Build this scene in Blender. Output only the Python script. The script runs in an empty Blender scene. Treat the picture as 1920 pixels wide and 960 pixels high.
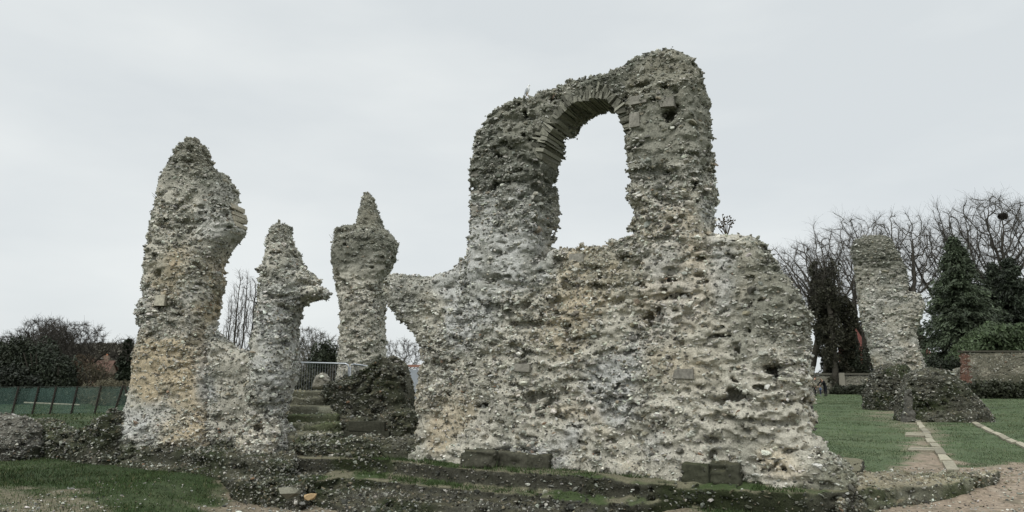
import bpy, math, random
import numpy as np
from mathutils import Vector

R = math.radians
rng = np.random.default_rng(11)
random.seed(11)
scene = bpy.context.scene
C = scene.collection

# ------------------------------------------------------------------ camera
CAM_Z, FPX = 1.75, 1280.0
PITCH = math.atan(235.0 / FPX)
cam_d = bpy.data.cameras.new('camera')
cam_d.sensor_width, cam_d.lens = 36.0, 24.0
cam_d.clip_start, cam_d.clip_end = 0.1, 3000
cam = bpy.data.objects.new('camera', cam_d); C.objects.link(cam)
cam.location = (0, 0, CAM_Z); cam.rotation_euler = (math.pi / 2 + PITCH, 0, 0)
scene.camera = cam

# ------------------------------------------------------------------ sky, sun, exposure
SUN_EL, SUN_AZ = 52, 212           # azimuth clockwise from +Y: behind the camera, to the left
world = bpy.data.worlds.new('World'); scene.world = world; world.use_nodes = True
nt = world.node_tree; nt.nodes.clear()
def N(tree, typ, **kw):
    n = tree.nodes.new(typ)
    for k, v in kw.items(): setattr(n, k, v)
    return n
wout = N(nt, 'ShaderNodeOutputWorld'); bg = N(nt, 'ShaderNodeBackground')
bg.inputs['Strength'].default_value = 0.1
sky = N(nt, 'ShaderNodeTexSky', sky_type='NISHITA'); sky.sun_disc = False
sky.sun_elevation = R(SUN_EL); sky.sun_rotation = R(SUN_AZ)
tc = N(nt, 'ShaderNodeTexCoord'); sep = N(nt, 'ShaderNodeSeparateXYZ')
nt.links.new(tc.outputs['Generated'], sep.inputs[0])
# cloud layer: a broad overcast, brighter towards the zenith, with faint streaks
mapn = N(nt, 'ShaderNodeMapping'); mapn.inputs['Scale'].default_value = (1.0, 1.0, 3.2); mapn.inputs['Rotation'].default_value = (0.0, 0.32, 0)
nt.links.new(tc.outputs['Generated'], mapn.inputs[0])
cn = N(nt, 'ShaderNodeTexNoise'); cn.inputs['Scale'].default_value = 1.9; cn.inputs['Detail'].default_value = 5; cn.inputs['Roughness'].default_value = 0.5
nt.links.new(mapn.outputs[0], cn.inputs['Vector'])
cr = N(nt, 'ShaderNodeValToRGB')
cr.color_ramp.elements[0].position = 0.36; cr.color_ramp.elements[0].color = (0.72, 0.762, 0.78, 1)
cr.color_ramp.elements[1].position = 0.66; cr.color_ramp.elements[1].color = (0.84, 0.873, 0.872, 1)
nt.links.new(cn.outputs['Fac'], cr.inputs['Fac'])
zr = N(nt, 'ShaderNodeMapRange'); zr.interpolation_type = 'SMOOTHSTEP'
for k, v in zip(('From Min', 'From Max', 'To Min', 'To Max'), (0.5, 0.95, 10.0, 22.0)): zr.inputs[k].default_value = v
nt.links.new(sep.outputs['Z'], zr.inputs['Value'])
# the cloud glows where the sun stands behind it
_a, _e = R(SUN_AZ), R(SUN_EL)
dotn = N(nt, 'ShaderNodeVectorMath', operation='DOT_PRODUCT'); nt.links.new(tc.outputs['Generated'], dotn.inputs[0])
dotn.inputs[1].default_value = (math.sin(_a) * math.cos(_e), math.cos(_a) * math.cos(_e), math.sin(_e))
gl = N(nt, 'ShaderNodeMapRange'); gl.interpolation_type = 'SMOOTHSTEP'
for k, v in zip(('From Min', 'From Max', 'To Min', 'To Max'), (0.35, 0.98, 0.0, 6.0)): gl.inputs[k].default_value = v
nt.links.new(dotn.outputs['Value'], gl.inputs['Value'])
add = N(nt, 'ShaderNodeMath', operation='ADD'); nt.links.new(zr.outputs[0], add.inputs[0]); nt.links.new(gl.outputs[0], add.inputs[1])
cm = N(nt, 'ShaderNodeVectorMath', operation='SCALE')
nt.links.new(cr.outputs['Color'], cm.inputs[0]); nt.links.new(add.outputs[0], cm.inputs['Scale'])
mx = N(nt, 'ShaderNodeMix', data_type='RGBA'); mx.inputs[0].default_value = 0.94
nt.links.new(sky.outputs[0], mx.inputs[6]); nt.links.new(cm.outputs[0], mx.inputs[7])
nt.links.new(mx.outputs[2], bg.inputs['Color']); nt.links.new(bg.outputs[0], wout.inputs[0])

sun_d = bpy.data.lights.new('sun', 'SUN'); sun_d.energy = 1.3; sun_d.angle = R(25); sun_d.color = (1.0, 0.965, 0.91)
sun = bpy.data.objects.new('sun', sun_d); C.objects.link(sun)
_az, _el = R(SUN_AZ), R(SUN_EL)
sdir = Vector((math.sin(_az) * math.cos(_el), math.cos(_az) * math.cos(_el), math.sin(_el)))
sun.rotation_euler = sdir.to_track_quat('Z', 'Y').to_euler(); sun.location = sdir * 60
scene.view_settings.view_transform = 'Standard'; scene.view_settings.look = 'None'
scene.view_settings.exposure = 0.0; scene.view_settings.gamma = 1.0; scene.view_settings.use_curve_mapping = False
scene.cycles.max_bounces = 6; scene.cycles.transparent_max_bounces = 12

# ------------------------------------------------------------------ helpers: pixels, noise, terrain
ST, CT = math.sin(PITCH), math.cos(PITCH)
def ray(px, py):
    xc, yc = (px - 960) / FPX, (480 - py) / FPX
    return np.array((xc, CT - yc * ST, ST + yc * CT))
def at(px, py, Y):
    d = ray(px, py); d = d * (Y / d[1]); return np.array((d[0], d[1], d[2] + CAM_Z))
def on_z(px, py, z):
    d = ray(px, py); d = d * ((z - CAM_Z) / d[2]); return np.array((d[0], d[1], z))

_T = np.random.default_rng(5).random((64, 64, 64)).astype(np.float32) * 2 - 1
def vnoise(P, f=1.0, seed=0):
    Q = np.asarray(P, np.float64) * f + seed * 7.31 + 1000.0
    I = np.floor(Q).astype(np.int64); F = Q - I; F = F * F * (3 - 2 * F)
    out = 0
    for a in (0, 1):
        wa = F[:, 0] if a else 1 - F[:, 0]
        for b in (0, 1):
            wb = F[:, 1] if b else 1 - F[:, 1]
            for c in (0, 1):
                wc = F[:, 2] if c else 1 - F[:, 2]
                out = out + _T[(I[:, 0] + a) & 63, (I[:, 1] + b) & 63, (I[:, 2] + c) & 63] * wa * wb * wc
    return out
def fbm(P, f, oct=3, seed=0):
    o, amp = 0, 1.0
    for k in range(oct):
        o = o + amp * vnoise(P, f * 2 ** k, seed + k * 3); amp *= 0.5
    return o
def sstep(a, b, x):
    t = np.clip((x - a) / (b - a), 0, 1); return t * t * (3 - 2 * t)
def lerp(a, b, t):
    t = np.asarray(t)[:, None]; return a * (1 - t) + np.asarray(b) * t

def terrain(x, y):
    x = np.asarray(x, float); y = np.asarray(y, float)
    z = 0.15 * sstep(10.2, 11.6, y) * sstep(3.0, 5.0, x)
    z = z + 0.006 * np.clip(y - 20, 0, 80) * sstep(0, 6, x)
    plat = sstep(-7.2, -6.0, x) * (1 - sstep(-1.6, -0.4, x)) * sstep(15.2, 16.6, y) * (1 - sstep(23, 34, y))
    z = z + 1.2 * plat
    z = z - .36 * sstep(-6.4, -4.6, x) * (1 - sstep(1.3, 2.6, x)) * (1 - sstep(12.6, 14.0, y))
    P = np.stack([x.ravel(), y.ravel(), 0 * x.ravel()], 1)
    n = (0.045 * vnoise(P, 0.35, 2) + 0.02 * vnoise(P, 1.3, 4)).reshape(x.shape)
    return z + n
def tz(x, y): return float(terrain(np.array([x]), np.array([y]))[0])
def ground_at(px, py, z0=0.1):
    p = on_z(px, py, z0)
    for _ in range(4): p = on_z(px, py, tz(p[0], p[1]))
    return p

# ------------------------------------------------------------------ helpers: meshes
def mesh(name, V, F, mat=None, col=None, smooth=False):
    """F: list of int arrays (n,3)/(n,4); smooth: bool or list of bools, one per array"""
    if not isinstance(F, (list, tuple)): F = [F]
    if not isinstance(smooth, (list, tuple)): smooth = [smooth] * len(F)
    F = [np.asarray(f, np.int32) for f in F]
    me = bpy.data.meshes.new(name)
    V = np.asarray(V, np.float32)
    me.vertices.add(len(V)); me.vertices.foreach_set('co', V.ravel())
    tot = np.concatenate([np.full(len(f), f.shape[1], np.int32) for f in F])
    loops = np.concatenate([f.ravel() for f in F])
    me.loops.add(len(loops)); me.loops.foreach_set('vertex_index', loops)
    me.polygons.add(len(tot))
    me.polygons.foreach_set('loop_start', np.concatenate([[0], np.cumsum(tot)[:-1]]).astype(np.int32))
    me.polygons.foreach_set('loop_total', tot)
    me.polygons.foreach_set('use_smooth', np.concatenate([np.full(len(f), s, bool) for f, s in zip(F, smooth)]))
    if col is not None:
        a = me.color_attributes.new('Col', 'FLOAT_COLOR', 'POINT')
        a.data.foreach_set('color', np.concatenate([np.asarray(col, np.float32), np.ones((len(V), 1), np.float32)], 1).ravel())
    me.update(calc_edges=True); me.validate()
    if mat: me.materials.append(mat)
    return me
def obj(name, me, parent=None, loc=None):
    o = bpy.data.objects.new(name, me); C.objects.link(o)
    if parent is not None: o.parent = parent
    if loc is not None: o.location = loc
    return o
def tag(o, label=None, cat=None, group=None, kind=None):
    for k, v in (('label', label), ('category', cat), ('group', group), ('kind', kind)):
        if v: o[k] = v
    return o
def empty(name, loc, label=None, cat=None, group=None, kind=None):
    o = bpy.data.objects.new(name, None); C.objects.link(o); o.location = loc; o.empty_display_size = 0.2
    return tag(o, label, cat, group, kind)
class MB:
    """collects shapes with a colour each"""
    def __init__(s): s.V, s.F, s.K, s.n = [], {}, [], 0
    def add(s, V, F, col=(.5, .5, .5)):
        V = np.asarray(V, float)
        F = np.asarray(F, int)
        s.V.append(V); s.F.setdefault(F.shape[1], []).append(F + s.n)
        c = np.asarray(col, float); s.K.append(np.tile(c, (len(V), 1)) if c.ndim == 1 else c); s.n += len(V)
    def box(s, c, h, ax=None, col=(.5, .5, .5), jit=0.0):
        B = np.array([(x, y, z) for x in (-1, 1) for y in (-1, 1) for z in (-1, 1)], float) * np.asarray(h)
        if jit: B = B + rng.normal(0, jit, B.shape)
        if ax is not None: B = B @ np.asarray(ax, float)      # rows of ax are the axes
        s.add(B + np.asarray(c), [(0, 1, 3, 2), (4, 6, 7, 5), (0, 4, 5, 1), (2, 3, 7, 6), (0, 2, 6, 4), (1, 5, 7, 3)], col)
    def tube(s, pts, rad, n=6, col=(.5, .5, .5)):
        V, F = tubes(np.asarray(pts, float)[None], np.broadcast_to(np.asarray(rad, float), (len(pts),))[None], n)
        s.add(V, F, col)
    def ell(s, c, h, col=(.5, .5, .5), n=10, m=7, ax=None):
        V = [(0, 0, -1)]; 
        for i in range(1, m):
            t = -math.pi / 2 + math.pi * i / m
            for j in range(n): a = 2 * math.pi * j / n; V.append((math.cos(t) * math.cos(a), math.cos(t) * math.sin(a), math.sin(t)))
        V.append((0, 0, 1)); V = np.array(V) * np.asarray(h)
        if ax is not None: V = V @ np.asarray(ax, float)
        F = [(0, 1 + (j + 1) % n, 1 + j) for j in range(n)]
        for i in range(m - 2):
            for j in range(n):
                a, b = 1 + i * n + j, 1 + i * n + (j + 1) % n
                F += [(a, b, b + n), (a, b + n, a + n)]
        e = len(V) - 1
        F += [(e, 1 + (m - 2) * n + j, 1 + (m - 2) * n + (j + 1) % n) for j in range(n)]
        s.add(V + np.asarray(c), F, col)
    def build(s, name, mat, parent=None, loc=None, smooth=False, off=None):
        V = np.concatenate(s.V)
        if off is not None: V = V - np.asarray(off)
        return obj(name, mesh(name, V, [np.concatenate(f) for f in s.F.values()], mat, np.concatenate(s.K), smooth), parent, loc)
def tubes(P, Rd, n=4):
    """P (B,m,3) polylines, Rd (B,m) radii -> verts, quads"""
    B, m, _ = P.shape
    T = np.gradient(P, axis=1); T /= np.linalg.norm(T, axis=2, keepdims=True) + 1e-9
    ref = np.where(np.abs(T[..., 2:3]) < 0.9, np.array([0, 0, 1.0]), np.array([1.0, 0, 0]))
    A = np.cross(T, ref); A /= np.linalg.norm(A, axis=2, keepdims=True) + 1e-9
    Bn = np.cross(T, A)
    th = np.arange(n) * 2 * math.pi / n
    V = P[:, :, None] + Rd[:, :, None, None] * (np.cos(th)[None, None, :, None] * A[:, :, None] + np.sin(th)[None, None, :, None] * Bn[:, :, None])
    idx = np.arange(B * m * n).reshape(B, m, n)
    a = idx[:, :-1]; b = idx[:, 1:]
    F = np.stack([a, np.roll(a, -1, 2), np.roll(b, -1, 2), b], -1).reshape(-1, 4)
    return V.reshape(-1, 3), F

# ------------------------------------------------------------------ materials
def principled(name, rough=0.9, spec=0.2):
    m = bpy.data.materials.new(name); m.use_nodes = True
    t = m.node_tree; p = t.nodes['Principled BSDF']
    p.inputs['Roughness'].default_value = rough
    p.inputs['Specular IOR Level'].default_value = spec
    return m, t, p
def surface_mat(name, amp=0.5, scale=30.0, bump=0.4, bscale=60.0, bdist=0.01, rough=0.92, spec=0.15, col=None):
    """vertex colour (or col) broken up by two noises, with noise bump"""
    m, t, p = principled(name, rough, spec)
    g = N(t, 'ShaderNodeNewGeometry')
    n1 = N(t, 'ShaderNodeTexNoise'); n1.inputs['Scale'].default_value = scale; n1.inputs['Detail'].default_value = 4; n1.inputs['Roughness'].default_value = 0.65
    t.links.new(g.outputs['Position'], n1.inputs['Vector'])
    mr = N(t, 'ShaderNodeMapRange')
    for k, v in zip(('From Min', 'From Max', 'To Min', 'To Max'), (0.3, 0.7, 1 - amp, 1 + amp)): mr.inputs[k].default_value = v
    t.links.new(n1.outputs['Fac'], mr.inputs['Value'])
    sc = N(t, 'ShaderNodeVectorMath', operation='SCALE')
    if col is None:
        a = N(t, 'ShaderNodeAttribute', attribute_name='Col'); t.links.new(a.outputs['Color'], sc.inputs[0])
    else: sc.inputs[0].default_value = col
    t.links.new(mr.outputs[0], sc.inputs['Scale']); t.links.new(sc.outputs[0], p.inputs['Base Color'])
    if bump:
        n2 = N(t, 'ShaderNodeTexNoise'); n2.inputs['Scale'].default_value = bscale; n2.inputs['Detail'].default_value = 3
        t.links.new(g.outputs['Position'], n2.inputs['Vector'])
        b = N(t, 'ShaderNodeBump'); b.inputs['Strength'].default_value = bump; b.inputs['Distance'].default_value = bdist
        t.links.new(n2.outputs['Fac'], b.inputs['Height']); t.links.new(b.outputs[0], p.inputs['Normal'])
    return m
M_flint = surface_mat('flint_masonry', 0.42, 38, 0.7, 70, 0.02)
M_farflint = surface_mat('far_flint_masonry', 0.45, 9, 0.7, 20, 0.05)
M_stone = surface_mat('dressed_stone', 0.35, 22, 0.5, 60, 0.01)
M_ground = surface_mat('turf_and_earth', 0.4, 13, 0.6, 45, 0.02)
M_grass = surface_mat('grass_blades', 0.35, 3, 0, rough=0.7)
M_bark = surface_mat('bark', 0.4, 8, 0, rough=0.95)
M_leaf = surface_mat('leaves', 0.35, 3, 0, rough=0.6, spec=0.3)
M_paint = surface_mat('plain_surface', 0.18, 6, 0.2, 30, 0.01, rough=0.75)
M_cloth = surface_mat('cloth', 0.2, 20, 0, rough=0.9)
M_metal, _t, _p = principled('galvanised_steel', 0.4, 0.5); _p.inputs['Base Color'].default_value = (0.36, 0.38, 0.40, 1); _p.inputs['Metallic'].default_value = 0.7
M_feather = surface_mat('feathers', 0.12, 60, 0, rough=0.8)
def netting(name, col, cover):
    m, t, p = principled(name, 0.8)
    g = N(t, 'ShaderNodeNewGeometry'); n1 = N(t, 'ShaderNodeTexNoise'); n1.inputs['Scale'].default_value = 0.7; n1.inputs['Detail'].default_value = 3
    t.links.new(g.outputs['Position'], n1.inputs['Vector'])
    mr = N(t, 'ShaderNodeMapRange')
    for k, v in zip(('From Min', 'From Max', 'To Min', 'To Max'), (0.35, 0.65, cover - .12, cover + .12)): mr.inputs[k].default_value = v
    t.links.new(n1.outputs['Fac'], mr.inputs['Value'])
    p.inputs['Base Color'].default_value = (*col, 1); t.links.new(mr.outputs[0], p.inputs['Alpha'])
    return m
M_net = netting('green_debris_netting', (0.075, 0.125, 0.105), 0.42)
M_orange = netting('orange_barrier_mesh', (0.34, 0.17, 0.12), 0.8)
M_blue = netting('pale_blue_sheeting', (0.36, 0.385, 0.42), 0.8)

# ------------------------------------------------------------------ flint masonry: a distance field, meshed, then studded with flints
def ico():
    p = (1 + 5 ** .5) / 2
    V = np.array([(-1, p, 0), (1, p, 0), (-1, -p, 0), (1, -p, 0), (0, -1, p), (0, 1, p), (0, -1, -p), (0, 1, -p), (p, 0, -1), (p, 0, 1), (-p, 0, -1), (-p, 0, 1)], float)
    V /= np.linalg.norm(V[0])
    F = np.array([(0, 11, 5), (0, 5, 1), (0, 1, 7), (0, 7, 10), (0, 10, 11), (1, 5, 9), (5, 11, 4), (11, 10, 2), (10, 7, 6), (7, 1, 8), (3, 9, 4), (3, 4, 2), (3, 2, 6), (3, 6, 8), (3, 8, 9), (4, 9, 5), (2, 4, 11), (6, 2, 10), (8, 6, 7), (9, 8, 1)])
    return V, F
ICO_V, ICO_F = ico()
POOL = []
for _k in range(24):
    _v = ICO_V * rng.uniform(0.72, 1.2, (12, 1)) + rng.normal(0, 0.1, (12, 3))
    for _ in range(3):                                            # knapped faces
        n_ = rng.normal(size=3); n_ /= np.linalg.norm(n_); d_ = _v @ n_; h_ = rng.uniform(0.35, 0.75)
        _v = _v - np.maximum(d_ - h_, 0)[:, None] * n_
    POOL.append(_v)
POOL = np.array(POOL)

def poly_sdf(X, Y, poly):
    p = np.asarray(poly, float); q = np.roll(p, -1, 0)
    d = np.full(X.shape, 1e18); s = np.zeros(X.shape, bool)
    for (ax, ay), (bx, by) in zip(p, q):
        ex, ey = bx - ax, by - ay; wx, wy = X - ax, Y - ay
        t = np.clip((wx * ex + wy * ey) / (ex * ex + ey * ey + 1e-12), 0, 1)
        d = np.minimum(d, (wx - ex * t) ** 2 + (wy - ey * t) ** 2)
        c = ((ay > Y) != (by > Y)) & (wx < ex * wy / (ey if abs(ey) > 1e-12 else 1e-12)); s ^= c
    d = np.sqrt(d); return np.where(s, -d, d).astype(np.float32)
def extr(d2, w, w0, w1, r):
    dz = (np.abs(w - (w0 + w1) / 2) - (w1 - w0) / 2).astype(np.float32)
    a = d2[:, :, None] + r; b = dz[None, None] + np.float32(r)
    return np.minimum(np.maximum(a, b), 0) + np.sqrt(np.maximum(a, 0) ** 2 + np.maximum(b, 0) ** 2) - r
def smin(a, b, k):
    h = np.maximum(k - np.abs(a - b), 0) / k
    return np.minimum(a, b) - h * h * k * 0.25
def bsp(n, step, cell, r):
    x = np.arange(n) * step / cell; i = np.floor(x).astype(int); f = x - i
    W = np.zeros((n, i.max() + 4), np.float32)
    k = np.arange(n)
    W[k, i] = (1 - f) ** 3 / 6; W[k, i + 1] = (3 * f ** 3 - 6 * f ** 2 + 4) / 6
    W[k, i + 2] = (-3 * f ** 3 + 3 * f ** 2 + 3 * f + 1) / 6; W[k, i + 3] = f ** 3 / 6
    return W
def gnoise(shape, step, cells, r):
    Ws = [bsp(n, step, c, r) for n, c in zip(shape, cells)]
    L = r.uniform(-1, 1, [W.shape[1] for W in Ws]).astype(np.float32)
    L = np.tensordot(L, Ws[2].T, (2, 0)); L = np.einsum('abk,jb->ajk', L, Ws[1], optimize=True)
    return np.tensordot(Ws[0], L, (1, 0)) * 2.2
def surface_nets(d, o, h):
    s = d < 0
    n = np.array(d.shape) - 1
    cnt = np.zeros(n, np.int8)
    offs = [(a, b, c) for a in (0, 1) for b in (0, 1) for c in (0, 1)]
    for a, b, c in offs: cnt += s[a:a + n[0], b:b + n[1], c:c + n[2]]
    I = np.stack(np.nonzero((cnt > 0) & (cnt < 8)), 1)
    P = np.zeros((len(I), 3)); K = np.zeros(len(I))
    for ax in range(3):
        for u in (0, 1):
            for v in (0, 1):
                c0 = np.zeros(3, int); c0[(ax + 1) % 3] = u; c0[(ax + 2) % 3] = v
                c1 = c0.copy(); c1[ax] = 1
                A = d[tuple((I + c0).T)]; B = d[tuple((I + c1).T)]
                m = (A < 0) != (B < 0); t = np.where(m, A / np.where(m, A - B, 1), 0)
                q = np.tile(c0.astype(float), (len(I), 1)); q[:, ax] += t
                P += q * m[:, None]; K += m
    V = (I + P / K[:, None]) * h + o
    idm = np.full(n, -1, np.int32); idm[tuple(I.T)] = np.arange(len(I))
    Q = []
    for ax in range(3):
        u, v = (ax + 1) % 3, (ax + 2) % 3
        sl0 = [slice(None)] * 3; sl1 = [slice(None)] * 3
        sl0[ax] = slice(0, -1); sl1[ax] = slice(1, None)
        for k in (u, v): sl0[k] = sl1[k] = slice(1, -1)
        A = s[tuple(sl0)]; B = s[tuple(sl1)]
        E = np.stack(np.nonzero(A != B), 1); ins = A[tuple(E.T)]
        base = E.copy(); base[:, u] += 1; base[:, v] += 1
        def cell(du, dv):
            b = base.copy(); b[:, u] += du; b[:, v] += dv; return idm[tuple(b.T)]
        q = np.stack([cell(-1, -1), cell(0, -1), cell(0, 0), cell(-1, 0)], 1)
        q[~ins] = q[~ins][:, ::-1]; Q.append(q)
    return V, np.concatenate(Q)
def vnormals(V, Q):
    n = np.cross(V[Q[:, 2]] - V[Q[:, 0]], V[Q[:, 3]] - V[Q[:, 1]])
    out = np.zeros_like(V)
    for k in range(4):
        for c in range(3): out[:, c] += np.bincount(Q[:, k], n[:, c], len(V))
    return out / (np.linalg.norm(out, axis=1, keepdims=True) + 1e-12)

PALE, OCHRE, BLUISH, GREYALG, DARKALG = map(np.array, ((.465, .44, .37), (.45, .365, .24), (.46, .468, .462), (.195, .193, .155), (.095, .098, .074)))
MOSS, DAMP = np.array((.045, .055, .024)), np.array((.085, .083, .062))
def flint_cols(n, r, w=(.30, .36, .25, .11, .006)):
    base = np.array([(.64, .63, .56), (.32, .32, .285), (.06, .06, .056), (.25, .215, .15), (.27, .16, .10)])
    k = r.choice(5, n, p=np.array(w) / sum(w))
    return base[k] * r.uniform(0.7, 1.2, (n, 1)) * r.uniform(0.95, 1.05, (n, 3))

class Frame:
    def __init__(s, O, ang):
        a = R(ang); s.O = np.asarray(O, float)
        s.M = np.array([(math.cos(a), -math.sin(a), 0), (0, 0, 1.0), (math.sin(a), math.cos(a), 0)])   # u along, v up, w back
    def px(s, x, y, w=0.0):
        d = ray(x, y); n = s.M[2]; P0 = s.O + n * w
        t = ((P0 - np.array((0, 0, CAM_Z))) @ n) / (d @ n)
        q = d * t + np.array((0, 0, CAM_Z)) - s.O
        return float(q @ s.M[0]), float(q @ s.M[1])
    def poly(s, pts, w=0.0, wr=None):
        # wr: the depth at which right-hand edges of the outline lie (left-hand edges lie at w)
        if wr is None: return [s.px(x, y, w) for x, y in pts]
        p = np.asarray(pts, float); a, b = np.roll(p, 1, 0), np.roll(p, -1, 0)
        sgn = np.sign(np.sum(p[:, 0] * np.roll(p[:, 1], -1) - b[:, 0] * p[:, 1]))
        n = np.stack([(b - a)[:, 1], -(b - a)[:, 0]], 1) * sgn; nx = n[:, 0] / (np.linalg.norm(n, axis=1) + 1e-9)
        t = np.clip(.5 + .9 * nx, 0, 1)
        return [s.px(x, y, w + (wr - w) * k) for (x, y), k in zip(pts, t)]
    def world(s, L): return np.asarray(L) @ s.M + s.O
class Plan:                                                        # a frame whose polygons lie flat: u=x, v=y, w=z
    O = np.zeros(3); M = np.eye(3)
    def world(s, L): return np.asarray(L)

def masonry(name, fr, slabs, subs=(), h=0.03, amp=1.0, dens=190, fsize=1.0, colour=None, pal=None, seed=1, mat=None, k=0.15,
            parent=None, courses=True, fdens=None, zmin=-0.12, fmin=.28, wash0=.12):
    """slabs: (poly, w0, w1, r); subs: (poly, w0, w1, r) cut away"""
    r = np.random.default_rng(seed)
    allp = np.concatenate([np.asarray(s[0]) for s in slabs])
    lo = np.array([allp[:, 0].min(), allp[:, 1].min(), min(s[1] for s in slabs)]) - 0.22 - 2 * h
    hi = np.array([allp[:, 0].max(), allp[:, 1].max(), max(s[2] for s in slabs)]) + 0.22 + 2 * h
    sh = np.ceil((hi - lo) / h).astype(int) + 1
    ax = [lo[i] + h * np.arange(sh[i]) for i in range(3)]
    U, Vv = np.meshgrid(ax[0], ax[1], indexing='ij')
    d = None
    for p, w0, w1, rr in slabs:
        e = extr(poly_sdf(U, Vv, p), ax[2], w0, w1, rr)
        d = e if d is None else smin(d, e, k)
    for p, w0, w1, rr, *late in subs:
        if not late: d = -smin(-d, extr(poly_sdf(U, Vv, p), ax[2], w0, w1, rr), 0.06)
    vert = not isinstance(fr, Plan)
    def cells(a, b, c): return (a, b, c) if vert else (a, c, b)
    d = d + amp * 0.040 * gnoise(sh, h, cells(.9, .9, .9), r)
    rough = amp * np.clip(.85 + 1.0 * gnoise(sh, h, cells(.8, .4, .8), r), .35, 1.4)          # smoother mortar here, rougher flintwork there
    d = d + rough * 0.028 * gnoise(sh, h, cells(.34, .20, .34), r)
    d = d + rough * 0.031 * gnoise(sh, h, cells(.19, .07, .19), r)
    d = d + rough * 0.36 * np.maximum(gnoise(sh, h, cells(.10, .06, .10), r) - 0.28, 0)       # sockets of lost flints
    e = gnoise(sh, h, cells(.40, .085, .3), r)
    d = d + rough * 0.17 * np.maximum(e - 0.46, 0) - rough * 0.03 * np.clip((-e - .3) * 4, 0, 1)       # washed-out joints, proud beds
    if h < 0.05: d = d + rough * 0.045 * gnoise(sh, h, cells(.055, .04, .055), r)
    for p, w0, w1, rr, *late in subs:
        if late: d = -smin(-d, extr(poly_sdf(U, Vv, p), ax[2], w0, w1, rr) + .1 * amp * .05 * gnoise(sh, h, cells(.12, .09, .12), r), 0.02)
    d = np.pad(d[1:-1, 1:-1, 1:-1], 1, constant_values=1.0).astype(np.float32)
    L, Q = surface_nets(d, lo, h)
    lab = np.arange(len(L))                                        # drop crumbs that hang free of the mass
    e0 = np.concatenate([Q[:, 0], Q[:, 1], Q[:, 2], Q[:, 3]]); e1 = np.concatenate([Q[:, 1], Q[:, 2], Q[:, 3], Q[:, 0]])
    for _ in range(200):                                          # hook roots together, then flatten
        l0, l1 = lab[e0], lab[e1]
        if (l0 == l1).all(): break
        new = lab.copy(); np.minimum.at(new, l0, l1); np.minimum.at(new, l1, l0)
        for _k in range(40):
            nn = new[new]
            if (nn == new).all(): break
            new = nn
        lab = new
    cnt = np.bincount(lab, minlength=len(L)); main = cnt[lab] > .02 * len(L); remap = np.cumsum(main) - 1
    Q = remap[Q[main[Q[:, 0]]]]; L = L[main]
    W = fr.world(L)
    if np.linalg.det(fr.M) < 0: Q = Q[:, ::-1]
    nm = vnormals(W, Q)
    col = colour(W, nm, L)
    # flints
    g = d.shape; area = len(L) * h * h * 1.05
    dm = 0.62 + 0.75 * fbm(W, 1.1, 2, seed) + 0.35 * vnoise(W, 3.5, seed + 5)
    back = nm @ np.array((0, -1.0, 0)) < -0.35
    dm = np.clip(dm, fmin, 1.0)
    if fdens is not None: dm = dm * fdens(W, nm, L)
    dm = dm * np.where(back, 0.45, 1.0) * (W[:, 2] > zmin)
    nf = int(area * dens * 3.7 * dm.mean())
    i = r.choice(len(L), nf, p=dm / dm.sum())
    for c_ in subs:
        if len(c_) > 4 and c_[4] == 2: i = i[poly_sdf(L[i, 0], L[i, 1], c_[0]) > .075]
    nf = len(i); n = nm[i]; up = np.array((0, 0, 1.0))
    t = np.cross(up + r.normal(0, .12, (nf, 3)), n); t /= np.linalg.norm(t, axis=1, keepdims=True) + 1e-9
    b = np.cross(n, t)
    an = r.normal(0, .38, nf)[:, None]; t, b = t * np.cos(an) + b * np.sin(an), b * np.cos(an) - t * np.sin(an)
    ti = r.normal(0, .32, nf)[:, None]; n2 = n * np.cos(ti) + b * np.sin(ti); b = b * np.cos(ti) - n * np.sin(ti)
    s = fsize * .51 * np.exp(r.normal(0, .40, nf))
    D = np.stack([.044 * r.uniform(.75, 1.45, nf), .026 * r.uniform(.7, 1.35, nf), .038 * r.uniform(.7, 1.3, nf)], 1) * s[:, None]
    S = POOL[r.integers(0, len(POOL), nf)] * D[:, None]
    ctr = W[i] + n * (D[:, 2] * r.uniform(-.5, .28, nf))[:, None] + r.normal(0, .012, (nf, 3))
    FV = ctr[:, None] + S[..., :1] * t[:, None] + S[..., 1:2] * b[:, None] + S[..., 2:3] * n2[:, None]
    FF = (ICO_F[None] + (len(W) + 12 * np.arange(nf))[:, None, None]).reshape(-1, 3)
    fc = flint_cols(nf, r) if pal is None else flint_cols(nf, r, pal)
    lum = col[i].mean(1)
    wash = np.clip(1.15 - lum / 0.42, 0.25, 0.8)                 # flints share the moss and algae of the place they sit in
    wash = wash * r.uniform(0.3, 1.1, nf)
    fc = fc * (1 - wash[:, None]) + (col[i] * 1.25) * wash[:, None]
    V = np.concatenate([W, FV.reshape(-1, 3)]); col = np.concatenate([col, np.repeat(fc, 12, 0)])
    base = np.array((W[:, 0].mean(), W[:, 1].mean(), max(W[:, 2].min(), 0.0)))
    if parent is not None: base = np.array(parent.location)
    o = obj(name, mesh(name, V - base, [Q, FF], mat or M_flint, col, [True, False]), parent, None if parent is not None else base)
    return o

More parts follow.
